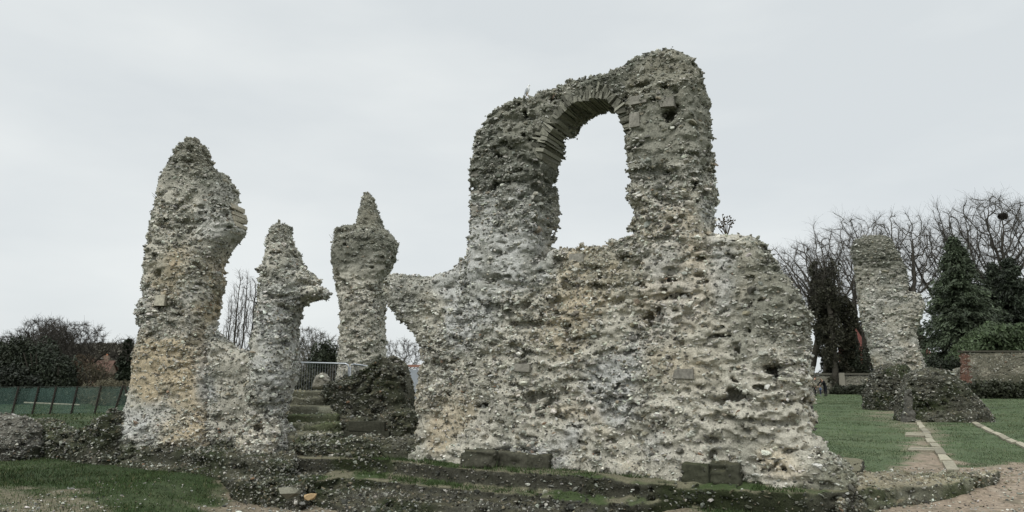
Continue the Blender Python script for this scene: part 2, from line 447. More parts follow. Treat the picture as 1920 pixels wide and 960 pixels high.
def col_wall(top_grey, ochre=0.5, blue=0.5, moss_z=0.3, seed=0, grey_end=None, tone=1.0):
    """pale lime mortar with ochre and bluish areas; grey algae above a height; moss near the footing"""
    def f(W, nm, L):
        n1, n2, n3 = fbm(W, .55, 3, seed + 1), fbm(W, .8, 3, seed + 9), fbm(W, 2.6, 2, seed + 17)
        c = np.tile(PALE, (len(W), 1))
        c = lerp(c, OCHRE, np.clip(sstep(.05, .75, n1) * ochre * 1.6, 0, .85))
        c = lerp(c, BLUISH, np.clip(sstep(.1, .6, n2) * blue * 1.5, 0, .9))
        c = lerp(c, GREYALG, np.clip(sstep(.0, .7, n3) * .55, 0, 1))
        g = sstep(top_grey[0], top_grey[1], W[:, 2] + .7 * n1)
        if grey_end is not None: g = np.maximum(g, grey_end(W, L) )
        c = lerp(c, GREYALG * .95, g * .85)
        c = lerp(c, DARKALG, g * sstep(.1, .7, n2 + .4 * n3) * .6)
        up = sstep(.35, .8, nm[:, 2])
        c = lerp(c, DARKALG, up * .5 * (0.3 + .7 * g))
        m = 1 - sstep(moss_z * .6, moss_z * 1.3, W[:, 2] + .18 * n3)
        c = lerp(c, np.where((n2 > 0)[:, None], MOSS, DAMP), m * .9)
        return c * tone
    return f
def col_moss(green=0.5, pale=0.15, seed=0, tone=1.0):
    """damp, moss-dark rubble"""
    def f(W, nm, L):
        n1, n2, n3 = fbm(W, .9, 3, seed + 1), fbm(W, 1.7, 3, seed + 5), fbm(W, 5, 2, seed + 8)
        c = np.tile(DAMP * 1.15, (len(W), 1))
        c = lerp(c, MOSS, np.clip(sstep(-.3, .6, n1) * green * 1.6, 0, 1))
        c = lerp(c, (.19, .185, .14), sstep(.3, .8, n2) * .7 * (pale * 4))
        up = sstep(.55, .9, nm[:, 2])
        c = lerp(c, (.125, .118, .075), up * .8 * sstep(-.5, .3, n3))
        c = lerp(c, (.048, .066, .026), up * sstep(.15, .6, n1) * .7)
        return c * tone
    return f
#--PARTS--
# ================================================================== the setting: ground
def rad(lo, fine, hi, step, grow):
    a = [fine]
    s = step
    while a[-1] < hi: s *= grow; a.append(a[-1] + s)
    return a
gx = np.arange(-9.5, 9.5, .07)
gx = np.concatenate([-np.array(rad(0, 9.5, 900, .07, 1.09))[::-1], gx[1:], rad(0, 9.5, 900, .07, 1.09)])
gy = np.concatenate([[-300, -120, -50, -20, -8, -3, 0, 2, 3.5, 5, 6, 6.5], np.arange(7, 14, .06), rad(0, 14, 1200, .07, 1.035)])
GX, GY = np.meshgrid(gx, gy, indexing='ij')
GZ = terrain(GX, GY)
GP = np.stack([GX.ravel(), GY.ravel(), GZ.ravel()], 1)
def gpoly(pts, z=0.05): return [on_z(x, y, z)[:2] for x, y in pts]
DIRT = [(gpoly([(395, 1005), (392, 938), (432, 908), (470, 885), (620, 890), (900, 960), (900, 1060), (380, 1060)], -.2), .30, 1.0),
        (gpoly([(-60, 906), (90, 908), (170, 932), (270, 962), (300, 1010), (-80, 1010)]), .35, .62),
        (gpoly([(1500, 985), (1640, 938), (1790, 925), (1850, 905), (1880, 880), (1990, 876), (2080, 905), (2080, 1100), (1480, 1100)]), .30, 1.0),
        (gpoly([(1560, 892), (1660, 886), (1712, 868), (1712, 842), (1758, 840), (1800, 876), (1990, 880), (1990, 905), (1600, 905)], .15), .22, 1.0),
        (gpoly([(1718, 790), (1735, 790), (1760, 845), (1700, 848)], .15), .4, .75),
        (gpoly([(1640, 768), (1700, 772), (1725, 796), (1700, 800), (1640, 780)], .2), .8, .6),
        (gpoly([(1770, 716), (1800, 716), (1800, 742), (1770, 742)], .4), 2.5, .8),
        (gpoly([(620, 985), (1290, 985), (1300, 950), (1180, 935), (800, 930), (600, 930)], 0), .3, .9)]
nA, nB, nC = fbm(GP, .5, 4, 1), fbm(GP, 2.2, 3, 4), fbm(GP, 7, 2, 8)
dirt = np.zeros(len(GP))
for pl, soft, amt in DIRT:
    sd = poly_sdf(GP[:, 0], GP[:, 1], pl)
    dirt = np.maximum(dirt, amt * sstep(soft, -soft, sd + soft * 1.2 * nB + .3 * soft * nC))
def dirt_at(x, y):
    P = np.stack([x, y, 0 * x], 1); b = fbm(P, 2.2, 3, 4); c = fbm(P, 7, 2, 8); o = np.zeros(len(x))
    for pl, soft, amt in DIRT: o = np.maximum(o, amt * sstep(soft, -soft, poly_sdf(x, y, pl) + soft * 1.2 * b + .3 * soft * c))
    return o
right = sstep(1.5, 4.5, GP[:, 0]) * sstep(8, 13, GP[:, 1])
grass = lerp(np.tile([.030, .046, .018], (len(GP), 1)), (.072, .098, .050), right)
grass = lerp(grass, (.09, .105, .055), np.clip(.45 * sstep(-.1, .8, nA), 0, 1))
grass = lerp(grass, (.022, .034, .013), np.clip(.6 * sstep(.1, .8, -nB), 0, 1))
far = sstep(45, 110, GP[:, 1]); grass = lerp(grass, (.06, .065, .04), far)
earth = lerp(np.tile([.175, .145, .105], (len(GP), 1)), (.225, .180, .135), sstep(2, 6, GP[:, 0]))
earth = lerp(earth, (.11, .10, .07), np.clip(.7 * sstep(0, .8, nC + .3 * nB), 0, 1))
earth = lerp(earth, (.3, .27, .22), np.clip(.4 * sstep(.3, .9, -nC), 0, 1))
gcol = grass * (1 - dirt[:, None]) + earth * dirt[:, None]
nx_, ny_ = GX.shape
gi = np.arange(nx_ * ny_).reshape(nx_, ny_)
GF = np.stack([gi[:-1, :-1], gi[1:, :-1], gi[1:, 1:], gi[:-1, 1:]], -1).reshape(-1, 4)
near = sstep(16, 9, GP[:, 1]); GP[:, 2] += near * (.012 * nC + .02 * np.abs(nB) * dirt)
tag(obj('ground', mesh('ground', GP, GF, M_ground, gcol, True)), 'grass lawn with worn earth patches around the flint ruins', kind='structure')

# ================================================================== the ruins
# ---- the big wall with the arched opening: turned 30 degrees, its right end nearest
FW = Frame(at(1540, 915, 9.9), 30)
outer = [(765, 900), (768, 850), (775, 800), (778, 720), (785, 668), (772, 628), (750, 606), (731, 588), (716, 562), (709, 535), (724, 511), (760, 513), (800, 518),
         (838, 505), (866, 482), (878, 455), (882, 420), (884, 340), (888, 280), (899, 245), (909, 215), (928, 195), (955, 183), (990, 177), (1030, 164),
         (1100, 138), (1165, 116), (1200, 97), (1240, 85), (1272, 88), (1292, 104), (1304, 128), (1312, 160), (1314, 220), (1312, 300), (1315, 360),
         (1320, 400), (1324, 436), (1370, 438), (1410, 446), (1434, 474), (1458, 508), (1486, 543), (1503, 583), (1508, 640), (1506, 720), (1504, 780),
         (1516, 830), (1545, 866), (1580, 892), (1590, 960), (1300, 960), (900, 930)]
hole = [(1002, 500), (1006, 440), (1008, 400), (1010, 340), (1015, 300), (1028, 256), (1050, 218), (1080, 194), (1112, 183), (1138, 184), (1158, 204), (1174, 240),
        (1180, 300), (1187, 350), (1190, 400), (1184, 430), (1164, 452), (1130, 461), (1080, 467), (1036, 468)]
hole_mid = [(x if x > 1060 else x, y) for x, y in hole]
low = [(765, 900), (768, 850), (775, 800), (779, 720), (787, 690), (850, 560), (878, 480), (900, 462), (1010, 476), (1080, 472), (1164, 462), (1190, 448), (1320, 442), (1400, 452), (1432, 478),
       (1458, 513), (1484, 548), (1499, 590), (1504, 640), (1502, 780), (1514, 830), (1545, 866), (1580, 892), (1590, 960), (1300, 960), (900, 930)]
pierL = [(884, 470), (884, 350), (890, 282), (908, 240), (996, 250), (1004, 340), (1000, 470), (985, 600), (985, 880), (880, 880), (884, 600)]
pierR = [(1196, 470), (1186, 350), (1180, 260), (1215, 150), (1300, 140), (1310, 300), (1316, 440), (1335, 600), (1340, 930), (1215, 930), (1210, 600)]
foot = [(770, 905), (770, 835), (900, 842), (1100, 858), (1300, 872), (1500, 866), (1545, 868), (1580, 895), (1590, 960), (1300, 960), (900, 930)]
H = FW.poly(hole)
oo = FW.poly(outer)
def bar(pts, w): return FW.poly(pts, w)
wall_slabs = [(oo, 0.0, .80, .20), (FW.poly(low), -.06, 1.05, .26), (FW.poly(pierL), -.17, .6, .16), (FW.poly(pierR), -.20, .7, .18), (FW.poly(foot), -.09, 1.1, .12)]
def ngon(cx, cy, rx, ry, n=12): return [(cx + rx * math.cos(2 * math.pi * i / n), cy + ry * math.sin(2 * math.pi * i / n)) for i in range(n)]
wall_cuts = [(H, -.8, 2.0, .02), (FW.poly([(1431, 682), (1467, 684), (1466, 711), (1432, 710)]), -.6, .55, .005),
             (FW.poly(ngon(1259, 220, 15, 14)), -.5, .16, .04), (FW.poly(ngon(1001, 744, 17, 15)), -.5, .2, .05),
             (FW.poly(ngon(1378, 738, 20, 17)), -.5, .2, .05), (FW.poly(ngon(1224, 606, 9, 16)), -.5, .1, .04), (FW.poly(ngon(1090, 865, 20, 8)), -.5, -.1, .03),
             (FW.poly(ngon(1350, 632, 26, 7)), -.5, .1, .04), (FW.poly(ngon(915, 760, 16, 9)), -.5, .12, .04)]
def grey_end(W, L):
    # the right shoulder of the wall stays grey and close set with flints
    n = fbm(W, .9, 2, 77)
    return sstep(-1.15, -.55, L[:, 0] + .3 * n) * sstep(1.9, 2.6, W[:, 2] + .3 * n) + .5 * sstep(-6.3, -7.4, L[:, 0]) 
colW0 = col_wall((4.2, 5.6), .4, .45, .16, 3, grey_end)
_ua, _ub = FW.px(1205, 560)[0], FW.px(1340, 560)[0]
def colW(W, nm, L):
    c = colW0(W, nm, L); n = fbm(W, .8, 3, 55)
    band = sstep(_ua - .25, _ua + .2, L[:, 0] + .2 * n) * sstep(_ub + .2, _ub - .2, L[:, 0] + .2 * n) * sstep(1.0, 2.2, W[:, 2]) * sstep(5.0, 4.2, W[:, 2])
    band = np.maximum(band, .7 * sstep(.2, .6, n) * sstep(1.9, 1.0, W[:, 2]) * sstep(.3, .5, W[:, 2]))
    c = lerp(c, OCHRE, band * np.clip(.45 + .6 * n, 0, .8))
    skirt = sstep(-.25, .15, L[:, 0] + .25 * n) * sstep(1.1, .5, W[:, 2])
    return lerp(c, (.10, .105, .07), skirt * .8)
def fd_wall(W, nm, L):
    low_ = 1 - .45 * sstep(2.0, .8, W[:, 2])
    return low_ * (1 + .5 * grey_end(W, L))
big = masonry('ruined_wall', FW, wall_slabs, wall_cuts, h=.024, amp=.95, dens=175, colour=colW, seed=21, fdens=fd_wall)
tag(big, 'tall flint rubble wall pierced by one big round-headed opening open to the sky', 'wall')
bigO = np.array(big.location)
# the arch ring: thin stones set on edge round the head of the opening
ringb = MB()
hp = np.array(H); hp = hp[4:13]
seg = np.linalg.norm(np.diff(hp, axis=0), axis=1); cum = np.concatenate([[0], np.cumsum(seg)])
cen = np.array(FW.px(1095, 285))
for row, (rad_in, ln, wf) in enumerate(((-.03, .085, .0), (.10, .075, .03))):
    s_ = 0.0
    while s_ < cum[-1]:
        tq = rng.uniform(.05, .085)
        if row == 1 and (s_ > cum[-1] * .62 or rng.random() < .3): s_ += tq; continue
        p = np.array([np.interp(s_ + tq / 2, cum, hp[:, k]) for k in (0, 1)]); q = np.array([np.interp(s_ + tq / 2 + .02, cum, hp[:, k]) for k in (0, 1)])
        tg = (q - p) / np.linalg.norm(q - p); nr = np.array((-tg[1], tg[0]))
        if nr @ (p - cen) < 0: nr = -nr
        nr = nr + rng.normal(0, .08, 2); nr /= np.linalg.norm(nr); tg = np.array((nr[1], -nr[0]))
        l2 = ln * rng.uniform(.7, 1.25)
        dep = rng.uniform(.22, .4)
        c2 = p + nr * (rad_in + l2); wc = wf + rng.normal(0, .025) + dep - .08
        c3 = FW.world(np.array([[c2[0], c2[1], wc]]))[0]
        A3 = np.array([(nr[0], nr[1], 0), (tg[0], tg[1], 0), (0, 0, 1.0)]) @ FW.M
        g_ = rng.uniform(.75, 1.2)
        ringb.box(c3, (l2, tq * .40, dep), A3, np.array((.205, .20, .16)) * g_ * rng.uniform(.6, 1.25), .014)
        s_ += tq
ringb.build('arch_ring', M_stone, big, off=bigO)
for x, y, wx, hy, w, g_ in ((903, 326, 8, 11, -.13, .7), (905, 398, 11, 11, -.13, .7), (901, 368, 7, 8, -.12, .8), (1205, 195, 15, 10, -.19, .6), (1198, 232, 9, 14, -.18, .75), (1085, 425 + 60, 13, 8, -.06, .7),
                           (1290, 702, 17, 9, -.22, .55), (985, 690, 18, 7, -.16, .75), (1345, 642, 20, 8, -.05, .7), (1258, 200, 13, 11, -.19, .7)):
    b_ = MB(); u0, v0 = FW.px(x - wx, y + hy); u1, v1 = FW.px(x + wx, y - hy)
    b_.box(FW.world(np.array([[(u0 + u1) / 2, (v0 + v1) / 2, w + .06]]))[0], ((u1 - u0) / 2, (v1 - v0) / 2, .11), FW.M, np.array((.36, .34, .29)) * g_, .012)
    b_.build('facing_stone', M_stone, big, off=bigO)

# ---- tall pillar at the left
FT = Frame(at(340, 835, 15.3), 8)
tall = [(205, 900), (222, 800), (238, 740), (248, 680), (258, 600), (266, 520), (275, 450), (287, 400), (296, 340), (311, 308), (324, 285), (341, 268), (359, 262), (378, 269),
        (391, 284), (397, 302), (399, 320), (404, 340), (410, 400), (414, 460), (408, 500), (405, 530), (400, 560), (396, 600), (403, 645), (416, 695), (428, 760), (436, 900)]
tall = [(x + 8 if 380 < x < 420 and 330 < y < 620 else x, y) for x, y in tall]
head = [(380, 322), (400, 318), (422, 330), (436, 352), (442, 385), (446, 410), (452, 432), (442, 447), (428, 460), (417, 474), (405, 480), (380, 470)]
tall_slabs = [(FT.poly(tall, .25, .8), 0, 1.2, .38), (FT.poly(head, .3, .6), .1, 1.0, .2), (FT.poly([(205, 900), (226, 785), (424, 790), (432, 900)], .2, .8), -.15, 1.3, .3)]
tall_cuts = [(FT.poly(ngon(302, 575, 11, 9)), -.5, .12, .03), (FT.poly(ngon(345, 660, 26, 6)), -.5, .06, .03), (FT.poly([(396, 452), (432, 462), (420, 500), (396, 500)]), .0, .45, .05)]
colT = col_wall((5.4, 7.2), .75, .3, .4, 31)
def colT2(W, nm, L):
    c = colT(W, nm, L); m = sstep(.1, .5, fbm(W, .6, 2, 90) + .5 * sstep(.5, 1.2, L[:, 0])) * sstep(3.4, 2.2, W[:, 2]) * sstep(.4, .8, W[:, 2])
    return lerp(c, BLUISH, m * .75)
p_tall = masonry('ruined_pillar', FT, tall_slabs, tall_cuts, h=.03, amp=.8, dens=165, colour=colT2, seed=33)
tag(p_tall, 'tallest free-standing flint pillar with rounded tip and jutting lump near its top', 'pillar', 'ruined flint pillars')
spr = MB()
for i in range(7):                                                # the courses of the broken arch springing
    y0 = 388 + i * 11; x1 = (449, 452, 454, 455, 450, 440, 430)[i]; x0 = x1 - 36
    u0, v0 = FT.px(x0, y0 + 9, .62); u1, v1 = FT.px(x1 + rng.uniform(-2, 2), y0, .62)
    g_ = rng.uniform(.7, 1.15)
    spr.box(FT.world(np.array([[(u0 + u1) / 2, (v0 + v1) / 2, .60]]))[0], ((u1 - u0) / 2, (v1 - v0) / 2, .28), FT.M, np.array((.33, .30, .235)) * g_, .012)
spr.build('arch_springer', M_stone, p_tall, off=np.array(p_tall.location))
b_ = MB(); u0, v0 = FT.px(292, 573); u1, v1 = FT.px(312, 553)
b_.box(FT.world(np.array([[(u0 + u1) / 2, (v0 + v1) / 2, .06]]))[0], ((u1 - u0) / 2, (v1 - v0) / 2, .12), FT.M, (.42, .39, .31), .012)
b_.build('facing_stone', M_stone, p_tall, off=np.array(p_tall.location))
# ---- the wall that links it to the next pillar
FL = Frame(at(430, 845, 15.0), 8)
link = [(385, 900), (385, 610), (402, 600), (414, 618), (430, 641), (446, 654), (470, 660), (500, 668), (500, 900)]
p_link = masonry('flint_wall', FL, [(FL.poly(link, .1, .6), 0, .9, .25)], h=.035, dens=190, colour=col_wall((9, 10), .2, .75, .45, 41, tone=.92), seed=43)
tag(p_link, 'pale flint wall stub sloping down between the tallest pillar and the beaked pillar', 'wall')
# ---- the beaked pillar
FB = Frame(at(500, 848, 13.8), 6)
beak = [(440, 900), (452, 850), (456, 800), (462, 740), (468, 690), (470, 640), (478, 600), (483, 560), (489, 510), (497, 480), (501, 450), (509, 428), (522, 417), (537, 421), (547, 440),
        (552, 462), (562, 485), (572, 507), (580, 530), (575, 556), (566, 566), (559, 585), (559, 620), (558, 680), (556, 710), (544, 740), (536, 780), (541, 815), (550, 900)]
tip = [(545, 520), (575, 508), (590, 526), (606, 541), (613, 549), (603, 556), (585, 560), (560, 566), (545, 570)]
p_beak = masonry('ruined_pillar', FB, [(FB.poly(beak, .25, .75), 0, 1.1, .34), (FB.poly(tip, .4, .6), .2, .85, .14), (FB.poly([(443, 900), (450, 800), (538, 800), (550, 900)], .2, .7), -.12, 1.15, .25)],
                 [(FB.poly(ngon(540, 580, 14, 12)), -.4, .16, .05), (FB.poly(ngon(486, 700, 9, 7)), -.4, .1, .03)], h=.028, amp=.8, dens=170,
                 colour=col_wall((4.0, 5.2), .3, .45, .4, 51), seed=53)
tag(p_beak, 'short flint pillar with pointed top and stone beak jutting out to one side', 'pillar', 'ruined flint pillars')
# ---- the pillar behind the barrier
FC = Frame(at(680, 700, 19.5), 6)
third = [(630, 760), (634, 690), (636, 640), (640, 600), (637, 565), (629, 530), (621, 490), (623, 450), (632, 431), (650, 427), (680, 425), (722, 432), (737, 445), (745, 465), (740, 490), (732, 505), (720, 530),
         (719, 560), (719, 600), (721, 640), (724, 680), (728, 760)]
point = [(664, 450), (669, 415), (674, 395), (681, 375), (690, 366), (700, 377), (706, 396), (715, 415), (722, 450)]
p_third = masonry('ruined_pillar', FC, [(FC.poly(third, .4, .8), 0, 1.3, .42), (FC.poly(point, .5, .8), .25, 1.1, .3)], [(FC.poly(ngon(712, 508, 9, 22)), -.4, .1, .06)], h=.034, amp=.85, dens=150, fsize=1.0,
                   colour=col_wall((4.3, 5.1), .75, .1, .2, 61), seed=63)
tag(p_third, 'flint pillar with swollen head and small cone on top, standing behind the steel barrier', 'pillar', 'ruined flint pillars')
# ---- the pillar far across the lawn
FR = Frame(at(1690, 755, 40), 26)
farp = [(1655, 790), (1650, 715), (1641, 690), (1633, 670), (1627, 640), (1613, 590), (1606, 540), (1601, 500), (1596, 462), (1604, 448), (1630, 442), (1658, 443), (1672, 455), (1686, 480), (1698, 510),
        (1701, 548), (1724, 554), (1734, 573), (1726, 600), (1716, 625), (1722, 660), (1730, 685), (1736, 720), (1740, 790)]
p_far = masonry('ruined_pillar', FR, [(FR.poly(farp, .5, 1.3), 0, 1.8, .45)], [(FR.poly(ngon(1700, 640, 14, 6)), -.4, .1, .06)], h=.07, amp=1.25, dens=50, fsize=1.9, colour=col_wall((7.0, 8.6), .25, .2, .1, 71, tone=.74), seed=73, mat=M_farflint)
tag(p_far, 'flint pillar across the lawn, broad with a sloped flat top, behind two rubble mounds', 'pillar', 'ruined flint pillars')

# ---- low walls at the left
FS = Frame(at(200, 864, 14.95), 30)
lowl = [(18, 890), (20, 820), (26, 806), (50, 795), (75, 790), (106, 793), (127, 806), (158, 812), (172, 794), (200, 776), (226, 768), (240, 790), (246, 900), (120, 890)]
o_ = masonry('flint_wall', FS, [(FS.poly(lowl, .1, .55), 0, .7, .24)], h=.036, dens=150, pal=(.2, .27, .38, .13, .01), colour=col_moss(.45, .35, 81, .6), seed=83, wash0=.3, fmin=.7)
tag(o_, 'long low mossy flint wall dipping in the middle, left of the tallest pillar', 'wall')
FS2 = Frame(at(10, 850, 15.6), 20)
o_ = masonry('flint_wall', FS2, [(FS2.poly([(-70, 890), (-70, 780), (-20, 780), (6, 786), (18, 800), (24, 815), (26, 845), (26, 890)]), 0, .8, .28)], h=.036, dens=170, colour=col_wall((9, 10), .1, .2, .35, 91, tone=.3), seed=93)
tag(o_, 'rounded flint wall stump cut by the left edge of the view', 'wall')

# ---- footings: flat stepped platforms of mossy rubble
def pl(pts, z): return [tuple(on_z(x, y, z)[:2]) for x, y in pts]
def back(poly, dy): return poly
PF = Plan()
pfl = pl([(196, 838), (340, 845), (440, 858), (545, 866), (560, 850), (560, 800), (300, 790), (200, 800)], .34)
pfb = pl([(188, 862), (300, 872), (415, 882), (440, 891), (520, 898), (566, 906), (620, 880), (560, 830), (300, 820), (200, 830)], .10)
o_ = masonry('flint_footing', PF, [(pfl, -.5, .36, .12), (pfb, -.7, .04, .10)], h=.034, dens=210, pal=(.22, .26, .38, .13, .01), colour=col_moss(.5, .3, 101, .55), seed=103, k=.12, zmin=-.4, amp=.6, fsize=.85, wash0=.35)
tag(o_, 'mossy flint footing under the tallest pillar and beaked pillar', 'footing')
t1 = pl([(545, 857), (600, 858), (690, 858), (760, 864), (860, 876), (960, 884), (1080, 892), (1200, 902), (1330, 914), (1480, 922), (1600, 919), (1620, 860), (900, 800), (560, 790)], .30)
t1b = pl([(1560, 925), (1600, 918), (1610, 880), (1500, 870), (1500, 920)], .28)
t2 = pl([(585, 902), (640, 894), (700, 899), (850, 915), (960, 925), (1060, 937), (1180, 945), (1200, 925), (1300, 880), (600, 860)], .02)
t3 = pl([(575, 918), (640, 928), (700, 936), (850, 950), (1000, 962), (1190, 962), (1230, 930), (1300, 900), (620, 880)], -.12)
t4 = pl([(562, 930), (640, 948), (700, 962), (850, 990), (1190, 1000), (1260, 950), (1300, 900), (600, 890)], -.24)
t5 = pl([(1170, 945), (1300, 938), (1400, 938), (1500, 938), (1600, 944), (1600, 900), (1200, 900)], .04)
def flat_of(W, nm): return np.maximum(sstep(.22, .26, W[:, 2]), sstep(-.06, -.02, W[:, 2]) * sstep(.11, .07, W[:, 2])) * sstep(.45, .75, nm[:, 2])
def colF(W, nm, L):
    c = col_moss(.7, .12, 111, .5)(W, nm, L); f_ = flat_of(W, nm); n = fbm(W, 1.4, 3, 115)
    e = lerp(np.tile([.155, .145, .098], (len(W), 1)), (.050, .072, .028), sstep(.0, .5, n))
    return c * (1 - f_[:, None] * .9) + e * f_[:, None] * .9
def fd_f(W, nm, L): return 1 - .93 * flat_of(W, nm)
foot_o = masonry('stepped_footing', PF, [(t1, -.5, .30, .05), (t2, -.5, .02, .05), (t3, -.6, -.12, .05), (t4, -.7, -.22, .05), (t5, -.4, .05, .05)], h=.03, dens=150, pal=(.12, .2, .55, .13, .0), colour=colF, seed=113, k=.10, fdens=fd_f, zmin=-.36, amp=.38, fsize=.85, wash0=.55, fmin=.4)
tag(foot_o, 'dark mossy stepped flint footing with earthy ledges below the arched wall', 'footing')
kerb = pl([(1575, 940), (1600, 921), (1700, 913), (1800, 904), (1865, 894), (1876, 889), (1800, 888), (1640, 888), (1560, 893)], .24)
kerb2 = pl([(1570, 955), (1640, 948), (1750, 934), (1830, 918), (1886, 897), (1870, 888), (1640, 893), (1540, 900)], .06)
def colK(W, nm, L):
    c = col_moss(.55, .2, 121)(W, nm, L); up = sstep(.6, .9, nm[:, 2]) * sstep(.15, .2, W[:, 2])
    return lerp(c, (.27, .235, .165), up * (.55 + .35 * vnoise(W, 3, 3)))
o_ = masonry('flint_footing', PF, [(kerb, -.3, .25, .05), (kerb2, -.3, .08, .06)], h=.032, dens=190, pal=(.2, .26, .36, .16, .02), colour=colK, seed=123, k=.14, zmin=-.02, amp=.6, fsize=.85, wash0=.45)
tag(o_, 'low curved flint footing with a worn tan top, beside the lawn and gravel', 'footing')

# ---- the low curved wall before the steps, the rubble bank and the steps
FA = Frame(at(660, 850, 13.75), 16)
curb = [(545, 880), (548, 822), (600, 817), (650, 820), (690, 818), (702, 824), (715, 829), (740, 824), (765, 818), (790, 830), (800, 880)]
o_ = masonry('flint_wall', FA, [(FA.poly(curb), 0, .45, .12)], h=.03, dens=210, pal=(.22, .25, .38, .13, .02), colour=col_moss(.4, .3, 131, .8), seed=133)
tag(o_, 'low dark flint kerb wall below the foot of the mossy steps', 'wall')
FM = Frame(at(690, 800, 15.2), 14)
bank = [(598, 850), (604, 760), (612, 722), (640, 712), (664, 701), (690, 691), (712, 678), (735, 671), (752, 679), (766, 700), (772, 730), (776, 780), (780, 850)]
p_bank = masonry('rubble_bank', FM, [(FM.poly(bank, .3, .8), 0, 1.2, .3), (FM.poly([(600, 850), (612, 790), (700, 770), (775, 770), (780, 850)]), -.22, .8, .2)], h=.034, dens=190, pal=(.2, .25, .4, .13, .02), colour=col_moss(.45, .2, 141, .75), seed=143)
tag(p_bank, 'dark mossy flint rubble bank humped between the steps and the arched wall', 'bank')
for x0, x1, y0, y1, w in ((667, 733, 789, 806, -.30), (640, 700, 806, 822, -.28), (702, 742, 807, 822, -.29)):
    b_ = MB(); u0, v0 = FM.px(x0, y1); u1, v1 = FM.px(x1, y0)
    b_.box(FM.world(np.array([[(u0 + u1) / 2, (v0 + v1) / 2, w + .2]]))[0], ((u1 - u0) / 2, (v1 - v0) / 2 - .006, .24), FM.M, (.052, .052, .038), .008)
    b_.build('black_block', M_stone, p_bank, off=np.array(p_bank.location))
steps = empty('stone_steps', (-4.4, 14.6, .5), 'flight of six worn mossy flint steps beside the rubble bank', 'steps')
for i, yp in enumerate((800, 783, 768, 753, 738, 724)):
    z = .72 + .165 * i; yf = on_z(580, yp, z)[1] if yp > 716 else 16.2
    yf = 14.25 + .34 * i
    x0 = (528 - 960) / FPX * yf * 1.02; x1 = (645 - 960) / FPX * yf * 1.02
    sp = [(x0, yf), (x1, yf + .05), (x1, yf + .75), (x0, yf + .75)]
    masonry('step', PF, [(sp, .1 if i < 3 else .6, z, .05)], h=.025, amp=.42, dens=60, fsize=.8, fmin=.1, wash0=.5, pal=(.2, .3, .3, .18, .02), colour=col_moss(.45, .45, 150 + i, 1.5), seed=153 + i, parent=steps)
# ---- dressed blocks lying on the footing
def block(px0, px1, pyt, pyb, Y, dep, ang, col, label, group=None, sub=None):
    f = Frame(at((px0 + px1) / 2, pyb, Y), ang); b = MB()
    u0, v0 = f.px(px0, pyb); u1, v1 = f.px(px1, pyt)
    n = 7; g = np.linspace(0, 1, n)
    o = masonry('dressed_block', f, [([(u0, v0), (u1, v0), (u1, v1), (u0, v1)], 0, dep, .035)], h=.022, amp=.42, dens=30, fsize=.6, wash0=.6, colour=col, seed=int(px0), pal=(.05, .3, .5, .1, 0), mat=M_stone)
    tag(o, label, 'stone block', group); return o
cB = col_moss(.35, .12, 171, .62); cB2 = col_moss(.25, .6, 175, .6)
block(861, 927, 846, 886, 12.1, .55, 24, cB, 'black square-cut stone block, left of the pair at the foot of the left pier', 'dressed blocks on the footing')
block(930, 1030, 851, 884, 11.95, .5, 24, cB, 'black long stone block lying against the right side of the square-cut block', 'dressed blocks on the footing')
block(1277, 1327, 870, 911, 10.35, .4, 28, cB2, 'green mossy stone block, left of the two at the foot of the right pier', 'dressed blocks on the footing')
block(1330, 1386, 868, 909, 10.25, .4, 28, cB2, 'lichen-patched mossy block, right of the two at the foot of the right pier', 'dressed blocks on the footing')

# ---- the two rubble mounds on the lawn
FQ = Frame(at(1670, 772, 36), 10)
m1 = [(1628, 800), (1630, 738), (1641, 704), (1661, 683), (1688, 683), (1704, 700), (1712, 740), (1714, 800)]
o_ = masonry('rubble_mound', FQ, [(FQ.poly(m1, .9, 1.6), 0, 2.6, .9)], h=.055, amp=1.3, dens=75, fsize=1.35, pal=(.12, .25, .5, .13, 0), colour=col_moss(.9, .1, 181, .5), wash0=.6, seed=183, mat=M_farflint)
tag(o_, 'rounded dark flint rubble mound, the farther of the two on the lawn', 'rubble mound', 'rubble mounds on the lawn')
FQ2 = Frame(at(1770, 790, 27.5), 8)
m2 = [(1694, 830), (1698, 745), (1707, 722), (1718, 700), (1736, 690), (1762, 696), (1785, 716), (1808, 742), (1828, 768), (1842, 800), (1842, 830)]
o_ = masonry('rubble_mound', FQ2, [(FQ2.poly(m2, .6, 1.5), 0, 2.2, .6), (FQ2.poly([(1690, 830), (1692, 780), (1720, 770), (1828, 772), (1842, 830)]), -.3, 1, .3)], h=.05, amp=1.2, dens=85, fsize=1.2, pal=(.17, .27, .43, .13, 0), colour=col_moss(.9, .12, 191, .6), wash0=.5, seed=193, mat=M_farflint)
tag(o_, 'dark flint rubble mound with a long slope down to the right, nearer of the two', 'rubble mound', 'rubble mounds on the lawn')
FQ3 = Frame(at(1703, 778, 27.2), 8)
o_ = masonry('pier_base', FQ3, [(FQ3.poly([(1699, 800), (1700, 762), (1699, 742), (1703, 732), (1710, 730), (1714, 742), (1713, 765), (1716, 800)]), 0, .4, .1), (FQ3.poly([(1695, 800), (1697, 774), (1716, 772), (1719, 800)]), -.1, .5, .08)], h=.04, amp=.5, dens=20, wash0=.75, colour=col_wall((9, 10), .5, .1, .1, 201, tone=.2), seed=203, mat=M_farflint)
tag(o_, 'small weathered stone pier base against the left side of the nearer mound', 'pier base')
